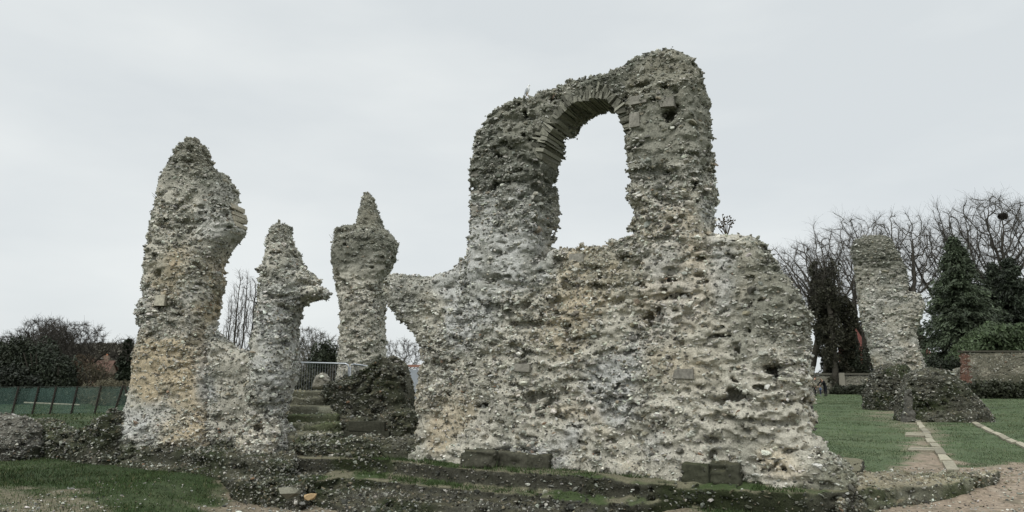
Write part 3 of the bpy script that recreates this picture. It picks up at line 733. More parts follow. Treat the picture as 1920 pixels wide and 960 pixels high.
# ================================================================== the lawn strips, loose stones, barrier, fence
def strip(name, quad, z0, th, label, n=5, group=None):
    """a flat line of paving laid in the lawn, jointed across"""
    P = [ground_at(x, y, z0) for x, y in quad]                     # far-left, far-right, near-right, near-left
    b = MB()
    for i in range(n):
        a0, a1 = i / n + .004, (i + 1) / n - .004
        c = [P[0] * (1 - a0) + P[3] * a0, P[1] * (1 - a0) + P[2] * a0, P[1] * (1 - a1) + P[2] * a1, P[0] * (1 - a1) + P[3] * a1]
        top = np.array(c); top[:, :2] += rng.normal(0, .018, 2) + rng.normal(0, .012, (4, 2)); top[:, 2] = [tz(p[0], p[1]) + .055 + rng.normal(0, .006) for p in top]
        bot = top.copy(); bot[:, 2] -= th
        g_ = rng.uniform(.62, 1.2)
        b.add(np.concatenate([top, bot]), [(0, 3, 2, 1), (4, 5, 6, 7), (0, 1, 5, 4), (1, 2, 6, 5), (2, 3, 7, 6), (3, 0, 4, 7)], np.array((.27, .25, .19)) * g_)
    base = (P[0] + P[2]) / 2; o = b.build(name, M_stone, None, base, off=base); return tag(o, label, 'paving', group)
strip('paving_strip', [(1716, 789), (1725, 789), (1797, 886), (1773, 886)], .15, .1, 'long pale stone strip running from the nearer mound towards the curved footing', 11)
strip('paving_strip', [(1698, 814), (1740, 815), (1744, 821), (1697, 819)], .15, .1, 'short stone cross strip on the lawn, the farther of the two', 3)
strip('paving_strip', [(1704, 842), (1762, 843), (1764, 849), (1703, 847)], .15, .1, 'short stone cross strip on the lawn, the nearer of the two', 3)
strip('paving_strip', [(1822, 794), (1830, 793), (1950, 848), (1938, 852)], .15, .1, 'pale stone strip slanting away on the lawn to the right of the nearer mound', 9)

def loose(px, py, r, col, label, flat=.6, z=0.0, seed=0):
    p = on_z(px, py, z); p[2] = max(tz(p[0], p[1]), z); rr = np.random.default_rng(seed)
    b = MB(); V = POOL[rr.integers(0, 24)] * np.array((r * 1.25, r, r * flat)); V[:, 2] += r * flat * .55
    b.add(V, ICO_F, col); o = b.build('loose_stone', M_stone, None, p); return tag(o, label, 'stone')
loose(548, 928, .19, (.16, .155, .12), 'flat grey stone lying on bare earth at the foot of the footing', .5, seed=3)
loose(583, 937, .10, (.33, .235, .13), 'small ochre stone lying beside the flat grey stone', .8, seed=5)
FK = Frame(at(600, 724, 16.5), 5)
o_ = masonry('boulder', FK, [(FK.poly([(583, 730), (587, 712), (597, 699), (604, 700), (612, 716), (617, 730)]), 0, .4, .1)], h=.03, amp=.7, dens=60, colour=col_wall((9, 10), .1, .1, .1, 231, tone=.6), seed=233)
tag(o_, 'pale triangular boulder at the top of the steps in front of the barrier', 'stone')

# gravel on the bare earth
gpx = np.concatenate([np.stack([rng.uniform(-7.5, -1.5, 5200), rng.uniform(8.2, 13.2, 5200)], 1), np.stack([rng.uniform(2.5, 12.5, 6500), rng.uniform(7.6, 13.2, 6500)], 1)])
keep = rng.random(len(gpx)) < (.1 + .9 * dirt_at(gpx[:, 0], gpx[:, 1])); gpx = gpx[keep]; n = len(gpx)
S = POOL[rng.integers(0, 24, n)] * (np.exp(rng.normal(-4.35, .45, n)))[:, None, None] * np.array((1.2, 1, .6))
an = rng.uniform(0, 6.28, n); ca, sa = np.cos(an)[:, None], np.sin(an)[:, None]
S = np.stack([S[..., 0] * ca - S[..., 1] * sa, S[..., 0] * sa + S[..., 1] * ca, S[..., 2]], -1)
S += np.stack([gpx[:, 0], gpx[:, 1], terrain(gpx[:, 0], gpx[:, 1]) + .012], 1)[:, None]
tag(obj('gravel', mesh('gravel', S.reshape(-1, 3), (ICO_F[None] + 12 * np.arange(n)[:, None, None]).reshape(-1, 3), M_stone, np.repeat(flint_cols(n, rng, (.16, .3, .16, .3, .0)) * .8, 12, 0))),
    'small stones and gravel scattered on the bare earth', 'gravel', kind='stuff')

# grass blades
def blades(n, xr, yr, hgt, wid, seed, thin=None):
    r = np.random.default_rng(seed)
    y = yr[0] * (yr[1] / yr[0]) ** r.random(n); x = xr(y, r)
    d = dirt_at(x, y); P2 = np.stack([x, y, 0 * x], 1)
    k = r.random(n) < np.clip(1.05 - 1.35 * d, .02, 1) * np.clip(.75 + .7 * fbm(P2, 1.7, 2, 6), .15, 1)
    x, y, P2 = x[k], y[k], P2[k]; n = len(x); sc = np.maximum(1, y / 13)
    z = terrain(x, y); hh = hgt * np.exp(r.normal(0, .3, n)) * (1 + .5 * vnoise(P2, 1.1, 9)) * sc ** .25; w = wid * sc; a = r.uniform(0, 6.28, n); ln = r.uniform(.1, .9, n) * hh; b = r.uniform(0, 6.28, n)
    B = np.stack([x, y, z - .006], 1); T = np.stack([np.cos(a) * w, np.sin(a) * w, 0 * a], 1); U = np.stack([np.cos(b) * ln, np.sin(b) * ln, hh], 1)
    V = np.stack([B - T, B + T, B + U * .6 + T * .6, B + U], 1)
    rt = sstep(1.5, 4.5, x) * sstep(8, 13, y)
    c = lerp(np.tile([.036, .060, .020], (n, 1)), (.080, .116, .056), rt) * r.uniform(.6, 1.35, (n, 1))
    c = c * (1 + .38 * np.clip(fbm(P2, .45, 3, 71), -1, 1))[:, None]; yl = np.clip(fbm(P2, .9, 2, 75), 0, 1)[:, None] * .5; c = c * (1 - yl) + np.array((.12, .125, .06)) * yl * np.where(rt > .5, 1, .55)[:, None]; dry = r.random(n) < .10; c[dry] = c[dry] * .4 + np.array((.16, .14, .075)) * .6
    i = 4 * np.arange(n)[:, None]
    return V.reshape(-1, 3), np.concatenate([i + np.array([[0, 1, 2]]), i + np.array([[0, 2, 3]])]), np.repeat(c, 4, 0)
parts_ = [blades(135000, lambda y, r: -y * r.uniform(.10, .95, len(y)), (8.3, 16), .042, .0055, 1),
          blades(200000, lambda y, r: y * r.uniform(.2, .95, len(y)), (9.6, 75), .028, .006, 2),
          blades(22000, lambda y, r: y * r.uniform(.1, .55, len(y)), (7.6, 10), .05, .005, 3),
          blades(26000, lambda y, r: -y * r.uniform(.5, .86, len(y)), (16, 60), .05, .008, 4)]
def ledge_tufts(n, poly, z, band, seed):
    r = np.random.default_rng(seed); p = np.array(poly); x = r.uniform(-5, 4.6, n); y = r.uniform(8.5, 14.5, n); sd = poly_sdf(x, y, poly)
    P2 = np.stack([x, y, 0 * x], 1); k = (sd < .03) & (sd > -band) & (fbm(P2, 1.3, 3, 33) > .12); x, y = x[k], y[k]; n = len(x)
    a, b = r.uniform(0, 6.28, n), r.uniform(0, 6.28, n); hh = .045 * np.exp(r.normal(0, .4, n)); w = .006
    B = np.stack([x, y, np.full(n, z - .01)], 1); T = np.stack([np.cos(a) * w, np.sin(a) * w, 0 * a], 1); U = np.stack([np.cos(b) * hh * .6, np.sin(b) * hh * .6, hh], 1)
    V = np.stack([B - T, B + T, B + U * .6 + T * .6, B + U], 1); c = np.array([.045, .072, .024]) * r.uniform(.5, 1.4, (n, 1)); i = 4 * np.arange(n)[:, None]
    return V.reshape(-1, 3), np.concatenate([i + np.array([[0, 1, 2]]), i + np.array([[0, 2, 3]])]), np.repeat(c, 4, 0)
parts_ += [ledge_tufts(90000, t1, .30, .6, 61), ledge_tufts(90000, t2, .02, .8, 62)]
V_, F_, K_, o_n = [], [], [], 0
for v, f, c in parts_: V_.append(v); F_.append(f + o_n); K_.append(c); o_n += len(v)
tag(obj('grass', mesh('grass', np.concatenate(V_), np.concatenate(F_), M_grass, np.concatenate(K_))), 'short mown grass on the lawns', 'grass', kind='stuff')

# steel crowd barrier behind the steps: two panels
def barrier(x0, x1, yt, Y0, Y1, label):
    a, b2 = at(x0, yt[0], Y0), at(x1, yt[1], Y1)
    zb = tz((a[0] + b2[0]) / 2, (a[1] + b2[1]) / 2)
    root = empty('steel_barrier', ((a[0] + b2[0]) / 2, (a[1] + b2[1]) / 2, zb), label, 'barrier', 'steel barriers behind the steps')
    ro = np.array(root.location)
    c1 = a.copy(); c2 = b2.copy(); z0 = zb + .12
    fr = MB(); rr = .09; d = (b2 - a) / np.linalg.norm(b2 - a); dn = np.array((0, 0, 1.0))
    path = [np.array((a[0], a[1], z0)), a - dn * rr, a - dn * rr * .3 + d * rr * .3, a + d * rr, b2 - d * rr, b2 - dn * rr * .3 - d * rr * .3, b2 - dn * rr, np.array((b2[0], b2[1], z0))]
    fr.tube(path, .022, 8); fr.tube([path[0], path[-1]], .02, 8); fr.build('frame', M_metal, root, off=ro, smooth=True)
    w = MB(); nb = 26
    for i in range(1, nb):
        p = a * (1 - i / nb) + b2 * i / nb; w.tube([(p[0], p[1], z0), p], .004, 5)
    w.build('infill_bars', M_metal, root, off=ro)
    for p in (a * .85 + b2 * .15, a * .15 + b2 * .85):
        f = MB(); n2 = np.array((-d[1], d[0], 0)) * .3; q = np.array((p[0], p[1], zb + .03))
        f.tube([q - n2, q + n2], .02, 6); f.tube([q, q + dn * .1], .02, 6); f.build('foot', M_metal, root, off=ro)
    return root
barrier(530, 654, (679, 682), 17.9, 17.5, 'grey steel crowd barrier spanning the gap behind the boulder')
barrier(657, 735, (682, 693), 17.4, 17.9, 'grey steel crowd barrier in front of the swollen-headed pillar, half behind the bank')
# orange topped sheeting glimpsed in the gap left of the big wall
a, b2 = at(745, 683, 26), at(800, 683, 26); zb = tz(a[0], 26)
root = empty('site_hoarding', ((a[0] + b2[0]) / 2, 26, zb), 'pale site fence with an orange top band, in the narrow gap beside the arched wall', 'fence'); ro = np.array(root.location)
m_ = MB(); m_.box(((a[0] + b2[0]) / 2, 26, (zb + a[2] - .2) / 2 + .0), ((b2[0] - a[0]) / 2, .01, (a[2] - .2 - zb) / 2)); m_.build('sheet', M_blue, root, off=ro)
m_ = MB(); m_.box(((a[0] + b2[0]) / 2, 26, a[2] - .06), ((b2[0] - a[0]) / 2, .012, .045)); m_.build('orange_band', M_orange, root, off=ro)
for p in (a, b2):
    m_ = MB(); m_.tube([(p[0], 26.03, zb), (p[0], 26.03, p[2])], .03, 6); m_.build('post', M_metal, root, off=ro)

# green netted fence at the far left, posts leaning
Yf = 38.0
root = empty('netting_fence', (at(120, 775, Yf)[0], Yf, tz(at(120, 775, Yf)[0], Yf)), 'green netted fence with leaning dark posts across the left lawn', 'fence'); ro = np.array(root.location)
px_posts = [-60, 22, 60, 93, 133, 177]
XL = [at(x, 772, Yf)[0] for x in px_posts + [245]]
for i in range(len(XL) - 1):
    x0, x1 = XL[i], XL[i + 1]; z0 = min(tz(x0, Yf), tz(x1, Yf)) + .04; h_ = 1.42
    g = np.linspace(0, 1, 9); vv = []
    for t in g:
        for hz in (0, .5, 1): vv.append((x0 + (x1 - x0) * t + .12 * hz, Yf + .03 * math.sin(9 * t + i) * hz + .03, z0 + h_ * hz - .05 * math.sin(math.pi * t) * hz))
    ff = [(3 * k + j, 3 * k + 3 + j, 3 * k + 4 + j, 3 * k + 1 + j) for k in range(8) for j in (0, 1)]
    me_ = mesh('net_panel', np.array(vv) - ro, np.array(ff), M_net, None, True); obj('net_panel', me_, root)
def post(x, dx, h_=1.5):
    m_ = MB(); z0 = tz(x, Yf) - .2; m_.tube([(x, Yf - .02, z0), (x + dx, Yf - .02, z0 + h_ + .2)], .045, 6, (.035, .03, .025)); m_.build('post', M_bark, root, off=ro)
for x in XL[:-1]: post(x, .22)
xa = at(212, 772, Yf)[0]; post(xa, .42); post(xa + 1.05, -.55); 
m_ = MB(); m_.tube([(XL[0], Yf, tz(XL[0], Yf) + 1.43), (XL[-1], Yf, tz(XL[-1], Yf) + 1.43)], .012, 5, (.06, .07, .06)); m_.build('top_wire', M_bark, root, off=ro)
m_ = MB(); xr0, xr1 = at(45, 758, Yf + 2)[0], at(150, 761, Yf + 2)[0]; m_.tube([(xr0, Yf + 2, .55), (xr1, Yf + 2, .42)], .05, 6, (.33, .31, .24)); o_ = m_.build('pole', M_bark, None, None); tag(o_, 'pale pole lying level behind the green netted fence', 'pole')

# ================================================================== trees
def grow(r, p, d, ln, rad, lv, out, P):
    m = 7; pts = [p]; dd = d / np.linalg.norm(d)
    for i in range(m - 1):
        dd = dd + r.normal(0, P['wob'], 3) + np.array((0, 0, P['up'])) ; dd /= np.linalg.norm(dd); pts.append(pts[-1] + dd * ln / (m - 1))
    pts = np.array(pts); r1 = rad * (P['taper'] if lv else P['taper0']); out.append((lv, pts, np.linspace(rad, r1, m)))
    if lv >= P['lv']: return
    k = P['kids'][lv]; k = max(1, int(k * r.uniform(.8, 1.25) + .5))
    for j in range(k):
        t = r.uniform(P['from'][lv], 1.0) if j else 1.0
        q = t * (m - 1); i0 = min(int(q), m - 2); f = q - i0; s = pts[i0] * (1 - f) + pts[i0 + 1] * f
        tg = pts[i0 + 1] - pts[i0]; tg /= np.linalg.norm(tg)
        a = r.normal(size=3); a -= (a @ tg) * tg; a /= np.linalg.norm(a)
        an = R(r.uniform(*P['ang'])) * (.45 if j == 0 else 1)
        lead = j == 0
        grow(r, s, tg * math.cos(an) + a * math.sin(an), ln * r.uniform(*P['len']) * (1.1 - .35 * (t < .6)) * (P.get('fork', 1.0) if lv == 0 else 1.0) * (1.3 if lead else .85),
             max((rad + (r1 - rad) * t) * (.92 if lead else r.uniform(*P['thin'])), P['rl'][min(lv, 4)] if 'rl' in P else P['rmin']), lv + 1, out, P)
BASE = dict(wob=.11, up=.05, taper=.55, taper0=.6, lv=5, kids=(7, 5, 4, 4, 3), ang=(28, 58), len=(.55, .78), rmin=.014, thin=(.5, .75))
BASE['from'] = (.45, .3, .25, .2, .2)
BARKC = np.array((.050, .045, .036))
def bare_tree(name, base, height, label, group=None, seed=0, w=.34, cb=.34, trunk=None, natt=900, twigs=4, tl=.06, rt=.011, lean=0.0, stems=1, expo=2.0, up=.12, col=(.055, .050, .042), top=None):
    """a winter tree grown towards points filling its crown; limb thickness follows the twigs it carries"""
    r = np.random.default_rng(seed); h = height
    n0 = natt; A = r.normal(size=(n0, 3)); A /= np.linalg.norm(A, axis=1, keepdims=True); A *= (r.random(n0) ** .42)[:, None]
    lump = 1 + .28 * vnoise(A, 1.6, seed); A *= lump[:, None]
    ch = (1 - cb) / 2; A = A * np.array((w, w * .8, ch)) * h; A[:, 2] += (cb + ch) * h; A[:, 0] += lean * A[:, 2]
    A = A[A[:, 2] < h]
    D, DI, DK2 = .020 * h, .22 * h, (.036 * h) ** 2
    X, par = [], []
    for k in range(stems):
        z = -.2; x = r.normal(0, .02 * h) if stems > 1 else 0; d = np.array((r.normal(0, .06) + lean, r.normal(0, .05), 1.0)); p0 = np.array((x, 0, z)); X.append(p0); par.append(-1)
        while X[-1][2] < h * (cb + .04) * r.uniform(.8, 1): par.append(len(X) - 1); d = d + r.normal(0, .05, 3) * np.array((1, 1, 0)); X.append(X[-1] + d / np.linalg.norm(d) * D)
    X = np.array(X); par = list(par)
    nd = np.full(len(A), 1e18); ni = np.zeros(len(A), int)
    def upd(j0):
        d2 = ((A[:, None] - X[None, j0:]) ** 2).sum(2); m = d2.argmin(1); dm = d2[np.arange(len(A)), m]; c = dm < nd; nd[c] = dm[c]; ni[c] = m[c] + j0
    upd(0)
    for it in range(130):
        act = nd < DI ** 2
        if not act.any(): break
        ids = ni[act]; V = A[act] - X[ids]; V /= np.linalg.norm(V, axis=1, keepdims=True) + 1e-9
        u, inv = np.unique(ids, return_inverse=True); S = np.zeros((len(u), 3))
        for c in range(3): S[:, c] = np.bincount(inv, V[:, c], len(u))
        S = S / (np.linalg.norm(S, axis=1, keepdims=True) + 1e-9) + r.normal(0, .13, S.shape) + np.array((0, 0, up)); S /= np.linalg.norm(S, axis=1, keepdims=True)
        j0 = len(X); X = np.concatenate([X, X[u] + S * D]); par += list(u); upd(j0)
        keep = nd > DK2; A, nd, ni = A[keep], nd[keep], ni[keep]
        if len(A) == 0 or len(X) > 6000: break
    par = np.array(par); kids = np.bincount(par[par >= 0], minlength=len(X)); q = np.where(kids == 0, 1.0, 0.0)
    # fine twigs at the ends and along the outer shoots
    load = q.copy()
    for i in range(len(X) - 1, -1, -1):
        if par[i] >= 0: load[par[i]] += load[i]
    rad = rt * 1.5 * load ** (1 / expo); rad *= (trunk or h * .017) / rad[0] if stems == 1 else (trunk or h * .012) / rad[0]
    rad = np.maximum(rad, rt * 1.15)
    has = par >= 0; c_ = np.nonzero(has)[0]; pr = par[c_]
    seg = np.stack([X[pr], X[c_]], 1); sr = np.stack([np.minimum(rad[pr], rad[c_] * 1.35), rad[c_]], 1)
    thick = sr[:, 1] > h * .0042
    root = empty(name, base, label, 'tree', group)
    V, F = tubes(seg[thick], sr[thick], 6); obj('trunk', mesh('trunk', V, F, M_bark, np.tile(BARKC, (len(V), 1)) * r.uniform(.8, 1.2, (len(V), 1)), True), root)
    ends = np.nonzero(load <= 3)[0]; ends = ends[par[ends] >= 0]; ti = np.repeat(ends, twigs); n = len(ti)
    d0 = X[ti] - X[par[ti]]; d0 /= np.linalg.norm(d0, axis=1, keepdims=True); d1 = d0 + r.normal(0, .55, (n, 3)) + np.array((0, 0, .15)); d1 /= np.linalg.norm(d1, axis=1, keepdims=True)
    L_ = (h * tl * r.uniform(.4, 1.3, n))[:, None]; st = X[ti] - d0 * D * r.random(n)[:, None]; md = st + d1 * L_ * .5 + r.normal(0, .08, (n, 3)) * L_; en = md + (d1 + r.normal(0, .35, (n, 3))) * L_ * .5
    V1, F1 = tubes(seg[~thick], sr[~thick], 4); V2, F2 = tubes(np.stack([st, md, en], 1), np.tile(np.array([rt, rt * .8, rt * .45]), (n, 1)), 3)
    V = np.concatenate([V1, V2]); obj('crown', mesh('crown', V, [F1, F2 + len(V1)], M_bark, np.tile(np.array(col), (len(V), 1)) * r.uniform(.8, 1.2, (len(V), 1))), root)
    return root, seg[sr[:, 1] > h * .003], seg
def leaves(P, size, col, r, var=.35, droop=None, asp=.55):
    """a small folded leaf spray at every point"""
    n = len(P); a = r.normal(size=(n, 3)); 
    if droop is not None: a = a * .5 + droop
    a /= np.linalg.norm(a, axis=1, keepdims=True); b = np.cross(a, r.normal(size=(n, 3))); b /= np.linalg.norm(b, axis=1, keepdims=True); c = np.cross(a, b)
    s = (size * np.exp(r.normal(0, .3, n)))[:, None]
    V = np.stack([P - a * s, P + b * s * asp + c * s * .12, P + a * s, P - b * s * asp + c * s * .12], 1)
    K = np.asarray(col) * r.uniform(1 - var, 1 + var, (n, 1)) * np.array([1, 1, 1.0]) + 0 * P
    i = 4 * np.arange(n)[:, None]
    return V.reshape(-1, 3), np.concatenate([i + np.array([[0, 1, 2]]), i + np.array([[0, 2, 3]])]), np.repeat(np.clip(K, .004, 1), 4, 0)
def leafmesh(name, P, size, col, r, parent, **kw):
    V, F, K = leaves(P, size, col, r, **kw); return obj(name, mesh(name, V, F, M_leaf, K), parent)
def bush_points(r, n, c, h, lobes=14, fill=.5):
    """points in clumps on an uneven, gappy dome"""
    L = r.normal(size=(lobes, 3)); L /= np.linalg.norm(L, axis=1, keepdims=True); L[:, 2] = np.abs(L[:, 2]) * 1.1 - .25
    L *= r.uniform(.45, .85, (lobes, 1)); rr = r.uniform(.25, .5, lobes)
    k = r.integers(0, lobes, n); q = r.normal(size=(n, 3)); q /= np.linalg.norm(q, axis=1, keepdims=True)
    P = L[k] + q * (rr[k] * r.random(n) ** (1 / (1 + 3 * fill)))[:, None]
    P = P * np.asarray(h) ; P[:, 2] = np.abs(P[:, 2] + h[2] * .25)
    return P + np.asarray(c)
def bush(name, base, h, n, size, col, label, cat='bush', group=None, seed=0, stem=True, lobes=14, **kw):
    r = np.random.default_rng(seed); root = empty(name, base, label, cat, group)
    if stem:
        m_ = MB()
        for j in range(5): a = r.uniform(0, 6.28); m_.tube([(.1 * math.cos(a), .1 * math.sin(a), -.2), (h[0] * .3 * math.cos(a), h[1] * .3 * math.sin(a), h[2] * .55), (h[0] * .5 * math.cos(a), h[1] * .5 * math.sin(a), h[2] * .9)], (.12, .07, .03), 5, BARKC)
        m_.build('trunk', M_bark, root)
    leafmesh('crown', bush_points(r, n, (0, 0, 0), h, lobes), size, col, r, root, **kw)
    return root
def gbase(px, Y, z=None, py=715):
    x = at(px, py, Y)[0]; return (x, Y, tz(x, Y) if z is None else z)
def htop(py, Y, base): return at(960, py, Y)[2] - base[2]

# ---- left: bare trees over dark evergreens
DK = (.020, .028, .014)
for px, pt, Y, sd, lab in ((128, 598, 62, 7, 'wide bare oak with a long low bough, at the right end of the left-hand thicket'), (82, 596, 66, 12, 'bare tree with upright ivy-dark stems, in the middle of the left-hand thicket'),
                           (40, 618, 68, 13, 'bare tree with fine twigs behind the dark bushes near the left edge'), (-6, 632, 66, 14, 'bare tree cut off by the left edge of the view'), (104, 606, 74, 29, 'bare tree with a thin fan of twigs behind the wide oak')):
    b_ = gbase(px, Y, py=650); t_, br, sg = bare_tree('bare_tree', b_, htop(pt, Y, b_), lab, 'bare trees', sd, w=.46 if px == 128 else .38, cb=.28, rt=.011, twigs=5, tl=.07, trunk=.22, natt=1000, up=.08 if px == 128 else .2)
    if px in (82, 40):
        r = np.random.default_rng(sd); q = br[:, 1]; q = q[::2]; q = q[q[:, 2] < htop(pt, Y, b_) * .8]
        leafmesh('ivy', np.repeat(q, 24, 0) + r.normal(0, .17, (len(q) * 24, 3)), .085, DK, r, t_)
    if px == 128:
        m_ = MB(); m_.tube([(0, 0, 1.9), (1.2, 0, 2.9), (2.4, .1, 3.4), (3.5, .2, 4.5), (4.3, .2, 5.4)], (.16, .13, .10, .06, .03), 6, BARKC); 
        r = np.random.default_rng(3); oo2 = []
        for k in range(9): grow(r, np.array((1.2 + .27 * k, 0, 3.0 + .18 * k)), np.array((r.normal(.5, .5), r.normal(0, .5), .8)), 1.0, .03, 3, oo2, BASE)
        V, F = tubes(np.array([o[1] for o in oo2]), np.array([o[2] for o in oo2]), 3); m_.add(V, F, (.055, .05, .04)); m_.build('bough', M_bark, t_)
for i, (px, w, pt, Y, col, lab) in enumerate(((-22, 3.2, 640, 58, DK, 'dark evergreen bush at the left edge behind the fence'), (30, 3.2, 636, 58, (.024, .030, .016), 'dark evergreen bush with a tall rounded top behind the fence'),
                                   (75, 3.0, 640, 57, DK, 'near-black evergreen bush below the ivy-dark bare tree'), (112, 2.0, 672, 56, (.018, .024, .012), 'low black evergreen bush under the wide bare oak'),
                                   (52, 2.6, 690, 55, (.014, .018, .010), 'low black hedge clump in front of the tall dark bushes'), (4, 2.6, 690, 55, (.014, .018, .010), 'low black hedge clump at the left behind the fence'))):
    b_ = gbase(px, Y); bush('evergreen_bush', b_, (w, 2.0, htop(pt, Y, b_) * .9), 12000, .10, col, lab, 'bush', 'dark bushes behind the fence', 300 + i)
for i, (px, w, pt, Y, col, lab) in enumerate(((152, 1.9, 668, 60, (.085, .062, .036), 'brown twiggy shrub beside the wide bare oak'), (180, 2.2, 686, 57, (.07, .06, .036), 'low tan thicket behind the fence beside the conifer'),
                                   (172, 2.0, 668, 70, (.11, .058, .04), 'reddish twiggy shrub beyond the tan thicket'), (206, 2.2, 706, 52, (.11, .098, .06), 'pale dry bush below the narrow dark tree'))):
    b_ = gbase(px, Y); bush('twiggy_shrub', b_, (w, 1.5, htop(pt, Y, b_) * .9), 5000, .13, col, lab, 'shrub', 'winter shrubs behind the fence', 320 + i, asp=.16)
b_ = gbase(233, 60); h_ = htop(628, 60, b_)
t_, br, sg = bare_tree('ivy_clad_tree', b_, h_ * 1.0, 'narrow dark ivy-clad tree beside the tallest pillar', None, 22, w=.3, cb=.5, natt=350, trunk=.16)
r = np.random.default_rng(22); q = r.random(6500); zz = q * h_ * .92; rad_ = (1.05 * (1 - q) ** .8 + .12) * (1 + .3 * np.sin(zz * 4)); a = r.uniform(0, 6.28, 6500); rq = np.sqrt(r.random(6500))
leafmesh('ivy', np.stack([np.cos(a) * rad_ * rq, np.sin(a) * rad_ * rq, zz], 1), .15, DK, r, t_)
# low wooded hill and a house far off on the left
hx = np.linspace(-330, -60, 90); hy = np.linspace(230, 330, 30); HX, HY = np.meshgrid(hx, hy, indexing='ij')
hz = 14.5 * np.exp(-((HX + 170) / 75) ** 2) * sstep(228, 275, HY); hz += np.where(hz > .5, 1.6 * vnoise(np.stack([HX.ravel(), HY.ravel(), 0 * HX.ravel()], 1), .16, 3).reshape(HX.shape), 0) - .3
HP = np.stack([HX.ravel(), HY.ravel(), hz.ravel()], 1); hi_ = np.arange(HX.size).reshape(HX.shape)
hc = lerp(np.tile([.075, .068, .050], (len(HP), 1)), (.05, .056, .038), sstep(-.3, .3, vnoise(HP, .07, 8)))
tag(obj('hill', mesh('hill', HP, np.stack([hi_[:-1, :-1], hi_[1:, :-1], hi_[1:, 1:], hi_[:-1, 1:]], -1).reshape(-1, 4), M_ground, hc, True)), 'low wooded hill far off on the left', kind='structure')
r = np.random.default_rng(40); n = 30000; wx = r.uniform(-300, -70, n); wy = r.uniform(235, 285, n)
wz = 14.5 * np.exp(-((wx + 170) / 75) ** 2) * sstep(228, 275, wy)
q = np.stack([wx, wy, wz + r.random(n) * (2.4 + 1.5 * vnoise(np.stack([wx, wy, 0 * wx], 1), .12, 5))], 1)
V, F, K = leaves(q, .75, (.075, .068, .048), r, .5); tag(obj('woodland', mesh('woodland', V, F, M_leaf, K)), 'bare brown woodland covering the far hill', 'woodland', kind='stuff')
def house(base, w, dpt, hw, hr, wallc, roofc, label, nwin=3, rot=0):
    root = empty('house', base, label, 'house'); root.rotation_euler = (0, 0, rot)
    m_ = MB(); m_.box((0, 0, hw / 2 - .3), (w / 2, dpt / 2, hw / 2 + .3), None, wallc)
    m_.add([(-w / 2, -dpt / 2, hw), (-w / 2, dpt / 2, hw), (-w / 2, 0, hw + hr - .12), (w / 2, -dpt / 2, hw), (w / 2, dpt / 2, hw), (w / 2, 0, hw + hr - .12)], [(0, 2, 1), (3, 4, 5)], wallc)
    m_.build('wall', M_paint, root)
    rf = MB(); e = .3
    for s in (-1, 1):
        rf.add([(-w / 2 - e, s * (dpt / 2 + e), hw - .2), (w / 2 + e, s * (dpt / 2 + e), hw - .2), (w / 2 + e, 0, hw + hr), (-w / 2 - e, 0, hw + hr), (-w / 2 - e, s * (dpt / 2 + e), hw - .08), (w / 2 + e, s * (dpt / 2 + e), hw - .08), (w / 2 + e, 0, hw + hr + .13), (-w / 2 - e, 0, hw + hr + .13)],
               [(0, 1, 2, 3), (4, 7, 6, 5), (0, 4, 5, 1), (1, 5, 6, 2), (3, 7, 4, 0)], roofc)
    ro_ = rf.build('roof', M_paint, root)
    c_ = MB(); c_.box((w * .3, 0, hw + hr + .3), (.35, .3, .7), None, wallc); c_.box((w * .3, 0, hw + hr + 1.1), (.12, .12, .15), None, (.35, .15, .08)); c_.build('chimney', M_paint, ro_)
    for i in range(nwin):
        x = -w / 2 + w * (i + .5) / nwin
        f_ = MB(); 
        for dx, dz, hx_, hz_ in ((-.5, 0, .06, .7), (.5, 0, .06, .7), (0, .65, .56, .06), (0, -.65, .56, .06), (0, 0, .03, .6)): f_.box((x + dx, -dpt / 2 - .02, hw * .55 + dz), (hx_, .05, hz_), None, (.7, .7, .68))
        fo = f_.build('window', M_paint, root); g_ = MB(); g_.box((x, -dpt / 2 - .012, hw * .55), (.45, .02, .6), None, (.04, .05, .06)); g_.build('pane', M_paint, fo)
    d_ = MB(); d_.box((w * .12, -dpt / 2 - .015, .95), (.45, .04, 1.0), None, (.12, .08, .06)); d_.build('door', M_paint, root)
    return root
b_ = gbase(176, 120); house((b_[0], 120, .2), 5.5, 6, 2.6, 2.4, (.2, .15, .115), (.10, .06, .045), 'far brick house with a red tiled roof among the shrubs on the left', 3, .2)
b_ = gbase(140, 66); house((b_[0] + .2, 68, -.5), 2.2, 3, 1.4, .8, (.4, .33, .27), (.2, .09, .06), 'small low hut with an orange roof at the end of the dark bushes', 1)

